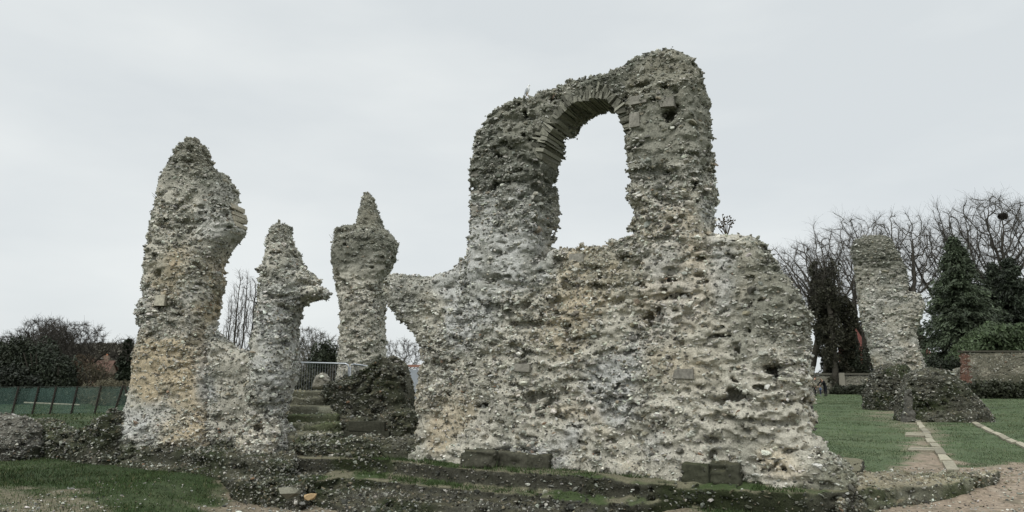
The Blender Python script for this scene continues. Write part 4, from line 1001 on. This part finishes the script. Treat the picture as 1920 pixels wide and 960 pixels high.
# ---- middle: poplars, bushes beyond the barrier, one small bare tree
for i, (px, pt, Y, sd) in enumerate(((443, 505, 92, 61), (459, 500, 94, 62), (474, 520, 92, 63), (432, 560, 96, 64))):
    b_ = gbase(px, Y, py=600)
    bare_tree('bare_poplar', b_, htop(pt, Y, b_), ['bare upright poplar between the tallest and beaked pillars, thickest of its row', 'tallest bare upright poplar between the tallest and beaked pillars', 'bare poplar partly hidden by the beaked pillar', 'shortest bare poplar beside the tallest pillar'][i], 'bare poplars', sd,
              w=.085, cb=.1, natt=700, twigs=4, tl=.055, rt=.011, up=.75, trunk=.16, expo=2.1, col=(.085, .078, .066))
for i, (px, w, pt, Y, col, asp, nm, lab) in enumerate(((575, 4.0, 640, 62, (.085, .078, .055), .14, 'twiggy_shrub', 'brown twiggy thicket beyond the barrier, beside the beaked pillar'), (612, 2.1, 638, 58, (.03, .038, .02), .55, 'evergreen_bush', 'dark green bush beyond the barrier, beside the swollen-headed pillar'),
                                               (592, 3.0, 690, 50, (.05, .05, .032), .4, 'evergreen_bush', 'low olive bush seen through the bars of the barrier'), (545, 3.0, 690, 52, (.05, .052, .034), .4, 'evergreen_bush', 'low dull bush half hidden by the beaked pillar'), (640, 3.0, 680, 56, (.06, .055, .04), .3, 'twiggy_shrub', 'brown bush behind the swollen-headed pillar'))):
    b_ = gbase(px, Y, 0.0); bush(nm, b_, (w, 2.0, htop(pt, Y, b_) * .88), 8000, .11, col, lab, 'shrub', 'bushes beyond the barrier', 340 + i, asp=asp)
for px, pt, Y, sd, lab in ((570, 612, 70, 71, 'bare tree with a misty crown beyond the barrier'), (598, 620, 74, 72, 'bare tree behind the dark green bush beyond the barrier'), (757, 632, 84, 73, 'small bare tree in the narrow gap beside the arched wall')):
    b_ = gbase(px, Y, py=660); bare_tree('bare_tree', b_, htop(pt, Y, b_), lab, 'bare trees', sd, w=.4, cb=.3, rt=.011, col=(.085, .08, .07), natt=600)

# ---- right: tall bare limes, ivy-clad trunks, conifers, walls, houses
LIMES = ((1500, 452, 88, 81, 'bare tree with fine twigs just beyond the right end of the arched wall'), (1545, 440, 92, 82, 'bare tree rising behind the ivy-clad trunks'), (1600, 398, 96, 83, 'tall bare tree directly behind the far pillar'), (1640, 402, 100, 89, 'tall bare tree showing above the far pillar'),
         (1702, 392, 90, 84, 'tall bare tree with parallel upright limbs right of the far pillar'), (1738, 402, 93, 85, 'tall leaning bare tree between the far pillar and the big conifer'), (1838, 366, 88, 86, 'tall bare forked tree behind the tip of the big conifer'), (1893, 346, 85, 87, 'tallest bare tree, carrying a rook nest, behind the dark conifers'),
         (1950, 380, 90, 88, 'tall bare tree at the right edge of the view'), (1780, 520, 80, 90, 'slender bare tree between the far pillar and the big conifer'))
for px, pt, Y, sd, lab in LIMES:
    b_ = gbase(px, Y, py=470); t_, br, sg = bare_tree('bare_tree', b_, htop(pt, Y, b_), lab, 'bare trees', sd, w=.25 if px in (1702, 1738, 1780) else .32, cb=.42, natt=560, twigs=5, tl=.06, rt=.011, up=.22, col=(.075, .069, .059), trunk=.42, lean=.10 if px == 1738 else 0.0)
    if sd == 87: nest_pts = br[:, 1] + np.array(b_)
# rook nest
p = at(1886, 402, 85); p = nest_pts[np.argmin((((nest_pts - p) * np.array((1, .3, 1))) ** 2).sum(1))]
r = np.random.default_rng(7); m_ = MB()
st = r.normal(0, 1, (150, 3)); st /= np.linalg.norm(st, axis=1, keepdims=True); c_ = st * np.array((.55, .55, .38)) * r.uniform(.4, 1, (150, 1)); dd = np.cross(st, r.normal(size=(150, 3))); dd /= np.linalg.norm(dd, axis=1, keepdims=True)
V, F = tubes(np.stack([c_ - dd * .4, c_, c_ + dd * .4], 1), np.full((150, 3), .03), 3); m_.add(V, F, (.03, .026, .022)); tag(m_.build('rook_nest', M_bark, None, p), 'dark twig nest high in the tallest bare tree', 'nest')
# ivy-clad trunks
for i, (px, pt, Y, w) in enumerate(((1553, 486, 72, 1.45), (1538, 520, 74, .9), (1584, 560, 73, 1.05))):
    b_ = gbase(px, Y, py=590); h_ = htop(pt, Y, b_); r = np.random.default_rng(90 + i)
    t_, br, sg = bare_tree('ivy_clad_tree', b_, h_ * 1.06, ['tallest ivy-clad tree with a blunt dark top, left of the far pillar', 'slim ivy-clad tree touching the right end of the arched wall', 'shorter ivy-clad tree nearest the far pillar'][i], 'ivy-clad trees', 95 + i, w=.13, cb=.55, natt=420, trunk=.3, up=.3, rt=.015)
    n = 20000; q = r.random(n) ** .8; zz = h_ * (.08 + .92 * q); a = r.uniform(0, 6.28, n); lump = 1 + .45 * vnoise(np.stack([np.cos(a) * 1.2, np.sin(a) * 1.2, zz * .5], 1), 1.0, i); rad_ = w * lump * (.55 + .6 * sstep(.1, .6, q)) * (1 - .5 * sstep(.9, 1, q))
    rq = r.random(n) ** .45; P_ = np.stack([np.cos(a) * rad_ * rq, np.sin(a) * rad_ * rq, zz], 1)
    P_ = P_[vnoise(P_, 1.3, 4 + i) > -.08]
    leafmesh('ivy', P_, .105, (.036, .035, .021), r, t_)
def conifer(base, h, w, label, seed, col, nb=230, group=None, tiers=1.0):
    r = np.random.default_rng(seed); root = empty('conifer', base, label, 'conifer', group)
    m_ = MB(); m_.tube([(0, 0, -.3), (0, 0, h * .5), (.1, 0, h * .97)], (h * .025, h * .015, .03), 7, BARKC); m_.build('trunk', M_bark, root, smooth=True)
    pts, drp, shd = [], [], []
    for j in range(nb):
        t = (j + r.random()) / nb; z = h * (.03 + .96 * t); R_ = (w * (1 - t) ** .88 * r.uniform(.62, 1.12) + .12); a = r.uniform(0, 6.28)
        k = int(16 + 46 * (1 - t)); s = r.random(k) ** .6
        sp = r.normal(0, 1, (k, 3)) * np.array((.30, .30, .16)) * (.35 + .55 * R_ / w)[None] if False else r.normal(0, .13 + .16 * R_ / w, (k, 3)) * np.array((1, 1, .5))
        q = np.stack([np.cos(a) * R_ * s, np.sin(a) * R_ * s, z + .35 * R_ * s * .25 - .30 * R_ * s ** 2], 1) + sp * (0.6 + s[:, None])
        pts.append(q); shd.append(np.full(k, r.uniform(.5, 1.7))); drp.append(np.tile((math.cos(a) * .9, math.sin(a) * .9, -.55), (k, 1)))
    P_ = np.concatenate(pts); D_ = np.concatenate(drp); P_ = np.repeat(P_, 4, 0) + r.normal(0, .13, (4 * len(P_), 3)); D_ = np.repeat(D_, 4, 0)
    leafmesh('crown', P_, .17, np.asarray(col) * np.repeat(np.concatenate(shd), 4)[:, None], r, root, droop=D_, asp=.34, var=.4); return root
b_ = gbase(1790, 71, py=470); conifer(b_, htop(446, 71, b_), 6.3, 'big dark conifer with drooping sprays and pointed tip right of the far pillar', 101, (.046, .060, .034), 420, 'conifers behind the brick wall')
b_ = gbase(1862, 76, py=500); conifer(b_, htop(494, 76, b_), 4.4, 'narrow blackish conifer rising beside the big one', 102, (.026, .034, .020), 260, 'conifers behind the brick wall')
b_ = gbase(1893, 74, py=500); conifer(b_, htop(484, 74, b_), 5.0, 'black conifer with a sharp peak near the right edge of the view', 103, (.022, .030, .017), 280, 'conifers behind the brick wall')
b_ = gbase(1945, 74, py=520); conifer(b_, htop(520, 74, b_), 5.0, 'dark conifer cut off by the right edge of the view', 104, (.024, .032, .018), 260, 'conifers behind the brick wall')
# a spreading yew bough in front of the conifers
r = np.random.default_rng(105); b_ = gbase(1868, 66); root = empty('spreading_yew', b_, 'low spreading yew with a green flat top, just above the brick wall', 'tree')
hh = htop(604, 66, b_); m_ = MB(); m_.tube([(0, .6, -.2), (.2, .4, hh * .4), (0, 0, hh * .8)], (.3, .22, .1), 7, BARKC); m_.build('trunk', M_bark, root, smooth=True)
n = 15000; x_ = r.uniform(-4.6, 4.6, n); y_ = r.uniform(-1.7, 1.7, n); top = hh * (.99 - .034 * (x_ - .4) ** 2 * (x_ < .4) * .8 - .012 * np.abs(x_)) - .14 * y_ ** 2 + .30 * vnoise(np.stack([x_, y_, 0 * x_], 1), 1.3, 3); low_ = hh * .36 + .2 * np.abs(x_) 
q = r.random(n) ** .55; z_ = low_ + (top - low_) * q; ok = (z_ < top) & (vnoise(np.stack([x_, y_, z_], 1), 1.6, 9) > -.42)
leafmesh('crown', np.stack([x_, y_, z_], 1)[ok], .19, (.058, .082, .038), r, root, droop=np.tile((0, -.3, -.5), (int(ok.sum()), 1)), asp=.4, var=.45)
bush('evergreen_bush', gbase(1775, 66), (2.2, 1.6, 3.2), 9000, .11, (.02, .026, .014), 'black evergreen bush under the big conifer, left of the brick wall', 'bush', None, 361)
bush('evergreen_bush', gbase(1606, 74), (1.9, 1.5, htop(645, 74, gbase(1606, 74))), 8000, .11, (.026, .032, .018), 'dark evergreen bush beside the red-roofed house, left of the far pillar', 'bush', None, 362)
bush('evergreen_bush', gbase(1566, 75), (3.0, 1.2, 3.4), 8000, .12, (.022, .025, .016), 'black undergrowth bush behind the boundary wall at the foot of the ivy-clad trees', 'bush', None, 363)

# walls beyond the lawn
def flat_wall(name, px0, px1, pt, Y, th, label, seed, colf, zb=None, dens=26, fs=2.0, ang=0, pal=None):
    f = Frame(at(px0, 738, Y), ang); r0 = (px0, 752); top = []
    xs = np.linspace(px0, px1, 10); pts = [(px0, 765)] + [(x, pt + rng.normal(0, .5)) for x in xs] + [(px1, 765)]
    o = masonry(name, f, [(f.poly(pts), 0, th, .06)], h=.085, amp=.55, dens=dens, fsize=fs, colour=colf, seed=seed, mat=M_farflint, pal=pal); return tag(o, label, 'wall')
def col_low(W, nm, L): return lerp(np.tile([.20, .19, .15], (len(W), 1)), (.10, .098, .075), sstep(-.2, .5, fbm(W, .8, 2, 5)))
w_ = flat_wall('boundary_wall', 1500, 1668, 704, 72, .5, 'grey stone boundary wall at the far end of the lawn, behind the people', 211, col_low)
wo = np.array(w_.location); m_ = MB(); a, b2 = at(1495, 703, 72), at(1670, 703, 72); m_.box(((a[0] + b2[0]) / 2, 72.25, a[2] + .09), ((b2[0] - a[0]) / 2, .36, .10), None, (.10, .095, .075)); m_.build('coping', M_stone, w_, off=wo)
for px in (1577, 1640):
    m_ = MB(); a = at(px, 703, 71.85); m_.box((a[0], 71.95, a[2] - 1.0), (.30, .22, 1.2), None, (.25, .235, .19), .01); m_.build('buttress', M_stone, w_, off=wo)
def col_brick(W, nm, L):
    c = lerp(np.tile([.15, .14, .105], (len(W), 1)), (.26, .24, .185), sstep(.0, .7, fbm(W, 1.2, 3, 6)))
    c = lerp(c, (.075, .075, .05), sstep(2.6, 1.9, W[:, 2] + .3 * fbm(W, 1, 2, 3)) * .8)
    return lerp(c, (.13, .072, .052), sstep(.95, .75, L[:, 0] + .12 * np.sign(np.sin(W[:, 2] * 14))))
w_ = flat_wall('flint_boundary_wall', 1806, 1990, 661, 60, .5, 'weathered flint boundary wall with a red brick corner at the right', 213, col_brick, pal=(.3, .3, .25, .12, .03))
wo = np.array(w_.location); m_ = MB(); a, b2 = at(1803, 660, 60), at(1990, 660, 60); m_.box(((a[0] + b2[0]) / 2, 60.25, a[2] + .06), ((b2[0] - a[0]) / 2, .33, .07), None, (.07, .065, .05)); m_.build('coping', M_stone, w_, off=wo)
f = Frame(at(1786, 735, 62), -40)
o_ = masonry('flint_wall', f, [(f.poly([(1778, 760), (1778, 726), (1790, 706), (1800, 690), (1806, 690), (1806, 760)]), 0, .5, .08)], h=.085, amp=.7, dens=26, fsize=2, colour=col_low, seed=217, mat=M_farflint); tag(o_, 'short sloping return of flint wall beside the brick corner', 'wall')
bush('hedge', gbase(1870, 57), (5.2, .9, 1.25), 7000, .13, (.026, .03, .015), 'low dark hedge along the foot of the brick-cornered wall', 'hedge', None, 371, stem=False, lobes=40)
for i, (px, w) in enumerate(((1598, 1.5), (1572, .9), (1628, 1.0))):
    bush('low_bush', gbase(px, 69.5), (w, .6, .85), 2200, .12, (.03, .034, .02), ['wide low bush at the foot of the grey boundary wall', 'small low bush beside the buttress of the grey boundary wall', 'small low bush where the boundary wall meets the far pillar'][i], 'bush', 'low bushes along the boundary wall', 372 + i, stem=False)
b_ = gbase(1652, 105, py=640); house((b_[0], 105, .5), 9.6, 8, 5.0, 4.2, (.2, .085, .055), (.2, .075, .06), 'brick house with a red tiled roof behind the far pillar', 4)
b_ = gbase(1748, 100); house((b_[0], 100, .3), 6.0, 6, 2.6, 1.6, (.42, .12, .06), (.15, .145, .14), 'low brick outbuilding with a grey slate roof left of the big conifer', 2)

# plants on the ruins
def sprig(p, h, n, label, seed, col=(.07, .055, .035), spread=.5, heads=True):
    r = np.random.default_rng(seed); m_ = MB()
    for i in range(n):
        a = r.uniform(0, 6.28); l = r.uniform(.2, 1) * spread * h; e = np.array((math.cos(a) * l, math.sin(a) * l * .5, h * r.uniform(.5, 1))); mid = e * .5 + r.normal(0, .02, 3)
        m_.tube([(0, 0, -.06), mid, e], (.007, .005, .003), 4, col)
        if heads:
            for k in range(4): m_.add(POOL[r.integers(0, 24)] * .018 + e * r.uniform(.6, 1.02) + r.normal(0, .02, 3), ICO_F, col)
    return tag(m_.build('dry_plant', M_bark, None, p), label, 'plant')
sprig(FW.world(np.array([[*FW.px(1362, 440, .35), .35]]))[0], .34, 12, 'dry brown seed-headed plant growing on the shoulder of the arched wall', 1)
sprig(FT.world(np.array([[*FT.px(297, 377, .3), .3]]))[0], .22, 7, 'dry twig tuft sticking out of the left side of the tallest pillar', 2, spread=1.2, heads=False)
sprig(FC.world(np.array([[*FC.px(627, 452, .3), .3]]))[0], .25, 7, 'dry twig tuft at the left of the swollen-headed pillar', 3, spread=1.2, heads=False)

# ================================================================== gull on the wall
g0 = FW.world(np.array([[*FW.px(989, 181, .38), .38]]))[0]
gull = empty('gull', g0 + np.array((0, 0, .0)), 'white gull with grey back perched on top of the arched wall', 'bird')
def loft(secs, n=12, col=None):
    V, K = [], []
    for (x, z, rx, rz, c) in secs:
        for j in range(n): a = 2 * math.pi * j / n; V.append((x, rx * math.cos(a), z + rz * math.sin(a))); K.append(c)
    F = [(i * n + j, i * n + (j + 1) % n, (i + 1) * n + (j + 1) % n, (i + 1) * n + j) for i in range(len(secs) - 1) for j in range(n)]
    return np.array(V), np.array(F), np.array(K)
WHT, GRY = (.78, .78, .77), (.42, .44, .46)
th = R(66)
secs = [(-.17, 0, .004, .004, GRY), (-.13, 0, .022, .014, GRY), (-.07, 0, .05, .045, WHT), (0, 0, .062, .062, WHT), (.06, .0, .055, .058, WHT), (.10, .008, .038, .042, WHT), (.125, .016, .032, .034, WHT), (.15, .022, .034, .034, WHT), (.175, .020, .026, .026, WHT), (.19, .018, .006, .006, WHT)]
V, F, K = loft(secs); Rm = np.array([(math.cos(th), 0, math.sin(th)), (0, 1, 0), (-math.sin(th), 0, math.cos(th))])
def turn(V): V = np.asarray(V) @ Rm; V = V + np.array((0, 0, .20)); return V
gm = MB(); gm.add(turn(V), F, K); gm.build('body', M_feather, gull, smooth=True)
for s in (-1, 1):
    w_ = MB(); V, F, K = loft([(-.19, .012, .004, .004, (.06, .06, .065)), (-.12, .014, .010, .022, GRY), (-.03, .012, .012, .045, GRY), (.05, .010, .010, .038, GRY), (.085, .01, .004, .01, GRY)], 8); V[:, 1] += s * .056; w_.add(turn(V), F, K); w_.build('wing', M_feather, gull, smooth=True)
    l_ = MB(); l_.tube([(.0, s * .03, .16), (.005, s * .03, .0)], (.008, .006), 5, (.5, .35, .2))
    for da in (-.35, 0, .35): l_.tube([(.005, s * .03, .006), (.05 * math.cos(da), s * .03 + .05 * math.sin(da), .004)], (.005, .003), 4, (.5, .35, .2))
    l_.build('leg', M_feather, gull)
hd = turn([(.18, 0, .02)])[0]
bk = MB(); bk.tube([hd, hd + np.array((.03, 0, -.012)), hd + np.array((.052, 0, -.024))], (.011, .009, .003), 6, (.30, .25, .12)); bk.build('beak', M_feather, gull)
for s in (-1, 1):
    e_ = MB(); e_.ell(turn([(.158, s * .031, .030)])[0], (.006,) * 3, (.01, .01, .01), 6, 4); e_.build('eye', M_feather, gull)
gull.rotation_euler = (0, 0, R(-30)); gull.scale = (.62,) * 3

# ================================================================== people at the far end of the lawn
def figure(loc, face, h, label, joints, edges, radii, colour, hair, scale=1.0):
    """one skin grown over a posed skeleton"""
    root = empty('person', loc, label, 'person', 'people on the lawn'); root.rotation_euler = (0, 0, face)
    names = list(joints); me = bpy.data.meshes.new('skeleton'); me.from_pydata([joints[k] for k in names], [(names.index(a), names.index(b)) for a, b in edges], [])
    o = bpy.data.objects.new('body', me); C.objects.link(o)
    md = o.modifiers.new('skin', 'SKIN'); md.use_smooth_shade = True
    lay = me.skin_vertices[0].data if me.skin_vertices else None
    if lay is None:
        bm_ = __import__('bmesh').new(); bm_.from_mesh(me); bm_.verts.layers.skin.verify(); bm_.to_mesh(me); bm_.free(); lay = me.skin_vertices[0].data
    for k, d in zip(names, lay): d.radius = (radii[k], radii[k]) if np.isscalar(radii[k]) else radii[k]; d.use_root = (k == 'pelvis')
    sb = o.modifiers.new('sub', 'SUBSURF'); sb.levels = sb.render_levels = 1
    bpy.context.view_layer.update(); dg = bpy.context.evaluated_depsgraph_get()
    m2 = bpy.data.meshes.new_from_object(o.evaluated_get(dg)); o.modifiers.clear(); o.data = m2
    co = np.array([v.co[:] for v in m2.vertices]); J = np.array([joints[k] for k in names]); nr = np.argmin(((co[:, None] - J[None]) ** 2).sum(2), 1)
    ca = m2.color_attributes.new('Col', 'FLOAT_COLOR', 'POINT'); cc = np.array([(*colour(names[i]), 1) for i in nr], np.float32); ca.data.foreach_set('color', cc.ravel())
    m2.materials.clear(); m2.materials.append(M_cloth); o.parent = root
    hd = np.array(joints['head']); up = hd - np.array(joints['neck']); up /= np.linalg.norm(up)
    hb = MB(); hb.ell(hd + up * .045 * scale + np.array((0, .022, 0)) * scale, np.array((.088, .10, .095)) * scale, hair, 10, 7); hb.build('hair', M_cloth, root, smooth=True)
    fb = MB(); f_ = hd + np.array((0, -.098, -.02)) * scale
    fb.add(np.array([(-.014, 0, -.02), (.014, 0, -.02), (0, -.028, -.02), (0, .0, .03)]) * scale + f_, [(0, 2, 1), (0, 3, 2), (1, 2, 3)], (.45, .28, .2)); fb.build('nose', M_cloth, root)
    for s in (-1, 1):
        e_ = MB(); e_.ell(hd + np.array((s * .032, -.088, .012)) * scale, np.array((.011,) * 3) * scale, (.03, .025, .02), 6, 4); e_.build('eye', M_cloth, root)
        e_ = MB(); e_.ell(hd + np.array((s * .083, .005, -.005)) * scale, np.array((.012, .022, .03)) * scale, (.45, .28, .2), 6, 4); e_.build('ear', M_cloth, root)
    mo = MB(); mo.box(f_ + np.array((0, .002, -.045)) * scale, np.array((.022, .008, .005)) * scale, None, (.3, .12, .1)); mo.build('mouth', M_cloth, root)
    return root
def hand(J, Rr, E, side, wrist, d, sc=1.0):
    """palm and five bent fingers from a wrist"""
    d = np.array(d, float); d /= np.linalg.norm(d); s = 1 if side == 'l' else -1; ac = np.array((0, -1.0, 0)) - d * d[1] * -1; ac -= (ac @ d) * d; ac /= np.linalg.norm(ac); cu = np.cross(d, ac) * s
    w = np.array(J[wrist]); pm = w + d * .06 * sc; J['palm' + side] = tuple(pm); Rr['palm' + side] = .030 * sc; E.append((wrist, 'palm' + side))
    for i, (off, ln) in enumerate(((.032, .060), (.011, .075), (-.011, .070), (-.031, .052))):
        a = pm + d * .035 * sc + ac * off * sc; b = a + (d * .8 + cu * .2) * ln * .55 * sc; c = b + (d * .55 + cu * .7) * ln * .5 * sc
        for nm, q in (('k', a), ('m', b), ('t', c)): J[f'f{nm}{i}{side}'] = tuple(q); Rr[f'f{nm}{i}{side}'] = .009 * sc
        E += [('palm' + side, f'fk{i}{side}'), (f'fk{i}{side}', f'fm{i}{side}'), (f'fm{i}{side}', f'ft{i}{side}')]
    a = pm + ac * .04 * sc - d * .02 * sc; b = a + (ac * .6 + d * .6) * .045 * sc
    for nm, q in (('a', a), ('b', b)): J[f'th{nm}{side}'] = tuple(q); Rr[f'th{nm}{side}'] = .010 * sc
    E += [('palm' + side, f'tha{side}'), (f'tha{side}', f'thb{side}')]
def adult(loc, face, label, bend, coat, legs, hair, arms):
    c, s_ = math.cos(bend), math.sin(bend)
    def up(x, y, z): return (x, y * c - z * s_, .92 + y * s_ + z * c)
    J = dict(pelvis=(0, 0, .92), waist=up(0, 0, .16), chest=up(0, 0, .38), neck=up(0, -.01, .56), head=up(0, -.06, .70), crown=up(0, -.06, .80))
    Rr = dict(pelvis=(.155, .12), waist=(.15, .115), chest=(.18, .125), neck=.06, head=.098, crown=.075)
    E = [('pelvis', 'waist'), ('waist', 'chest'), ('chest', 'neck'), ('neck', 'head'), ('head', 'crown')]
    for sd, x in (('l', 1), ('r', -1)):
        J['hip' + sd] = (x * .10, 0, .84); J['knee' + sd] = (x * .115, -.03, .48); J['ank' + sd] = (x * .12, .02, .09); J['toe' + sd] = (x * .135, -.15, .045)
        Rr.update({'hip' + sd: .105, 'knee' + sd: .068, 'ank' + sd: .05, 'toe' + sd: .042}); E += [('pelvis', 'hip' + sd), ('hip' + sd, 'knee' + sd), ('knee' + sd, 'ank' + sd), ('ank' + sd, 'toe' + sd)]
        J['sh' + sd] = up(x * .20, 0, .47); Rr['sh' + sd] = .075; E.append(('chest', 'sh' + sd))
        el, wr = arms[sd]; J['el' + sd] = el; J['wr' + sd] = wr; Rr['el' + sd] = .056; Rr['wr' + sd] = .036; E += [('sh' + sd, 'el' + sd), ('el' + sd, 'wr' + sd)]
        hand(J, Rr, E, sd, 'wr' + sd, np.array(wr) - np.array(el))
    def colr(n):
        if n in ('head', 'crown', 'neck') or n[:4] == 'palm' or n[:2] in ('fk', 'fm', 'ft', 'th'): return (.45, .28, .2)
        if n[:3] in ('ank', 'toe'): return (.03, .028, .026)
        return legs if n[:3] in ('kne', 'hip') else coat
    return figure(loc, face, 1.7, label, J, E, Rr, colr, hair)
def kid(loc, face, label, sc, coat, legs, hair):
    J = dict(pelvis=(0, 0, .92), waist=(0, 0, 1.07), chest=(0, 0, 1.28), neck=(0, -.01, 1.45), head=(0, -.03, 1.62), crown=(0, -.03, 1.72))
    Rr = dict(pelvis=(.17, .14), waist=(.18, .15), chest=(.19, .15), neck=.07, head=.125, crown=.10)
    E = [('pelvis', 'waist'), ('waist', 'chest'), ('chest', 'neck'), ('neck', 'head'), ('head', 'crown')]
    for sd, x in (('l', 1), ('r', -1)):
        J.update({'hip' + sd: (x * .11, 0, .82), 'knee' + sd: (x * .12, -.03, .47), 'ank' + sd: (x * .12, .02, .09), 'toe' + sd: (x * .13, -.16, .05), 'sh' + sd: (x * .21, 0, 1.36), 'el' + sd: (x * .33, -.06, 1.12), 'wr' + sd: (x * .33, -.20, .95)})
        Rr.update({'hip' + sd: .11, 'knee' + sd: .075, 'ank' + sd: .06, 'toe' + sd: .05, 'sh' + sd: .08, 'el' + sd: .065, 'wr' + sd: .04})
        E += [('pelvis', 'hip' + sd), ('hip' + sd, 'knee' + sd), ('knee' + sd, 'ank' + sd), ('ank' + sd, 'toe' + sd), ('chest', 'sh' + sd), ('sh' + sd, 'el' + sd), ('el' + sd, 'wr' + sd)]
        hand(J, Rr, E, sd, 'wr' + sd, (0, -.5, -.6))
    J = {k: tuple(np.array(v) * sc) for k, v in J.items()}; Rr = {k: (v * sc if np.isscalar(v) else tuple(np.array(v) * sc)) for k, v in Rr.items()}
    def colr(n):
        if n in ('head', 'crown', 'neck') or n[:4] == 'palm' or n[:2] in ('fk', 'fm', 'ft', 'th'): return (.45, .28, .2)
        if n[:3] in ('ank', 'toe'): return (.25, .25, .25)
        return legs if n[:3] in ('kne', 'hip') else coat
    return figure(loc, face, 1.7 * sc, label, J, E, Rr, colr, hair, sc * 1.25)
Yp = 62.0
def pbase(px): x = at(px, 745, Yp)[0]; return (x, Yp, tz(x, Yp) + .03)
adult(pbase(1549), R(-80), 'adult in a black coat bending forward towards a small child on the lawn', R(30), (.012, .012, .013), (.014, .015, .02), (.16, .13, .10),
      dict(l=((.24, -.48, 1.10), (.20, -.62, .88)), r=((-.24, -.48, 1.10), (-.20, -.62, .88))))
kid(pbase(1539), R(75), 'small child in a pale blue jacket standing in front of the bending adult', .60, (.16, .22, .36), (.03, .035, .06), (.10, .07, .05))
adult(pbase(1529), R(70), 'adult in dark clothes half hidden by the right end of the arched wall', R(4), (.014, .013, .014), (.014, .015, .018), (.05, .035, .03),
      dict(l=((.27, -.02, 1.14), (.26, -.14, .90)), r=((-.27, -.02, 1.14), (-.26, -.14, .90))))
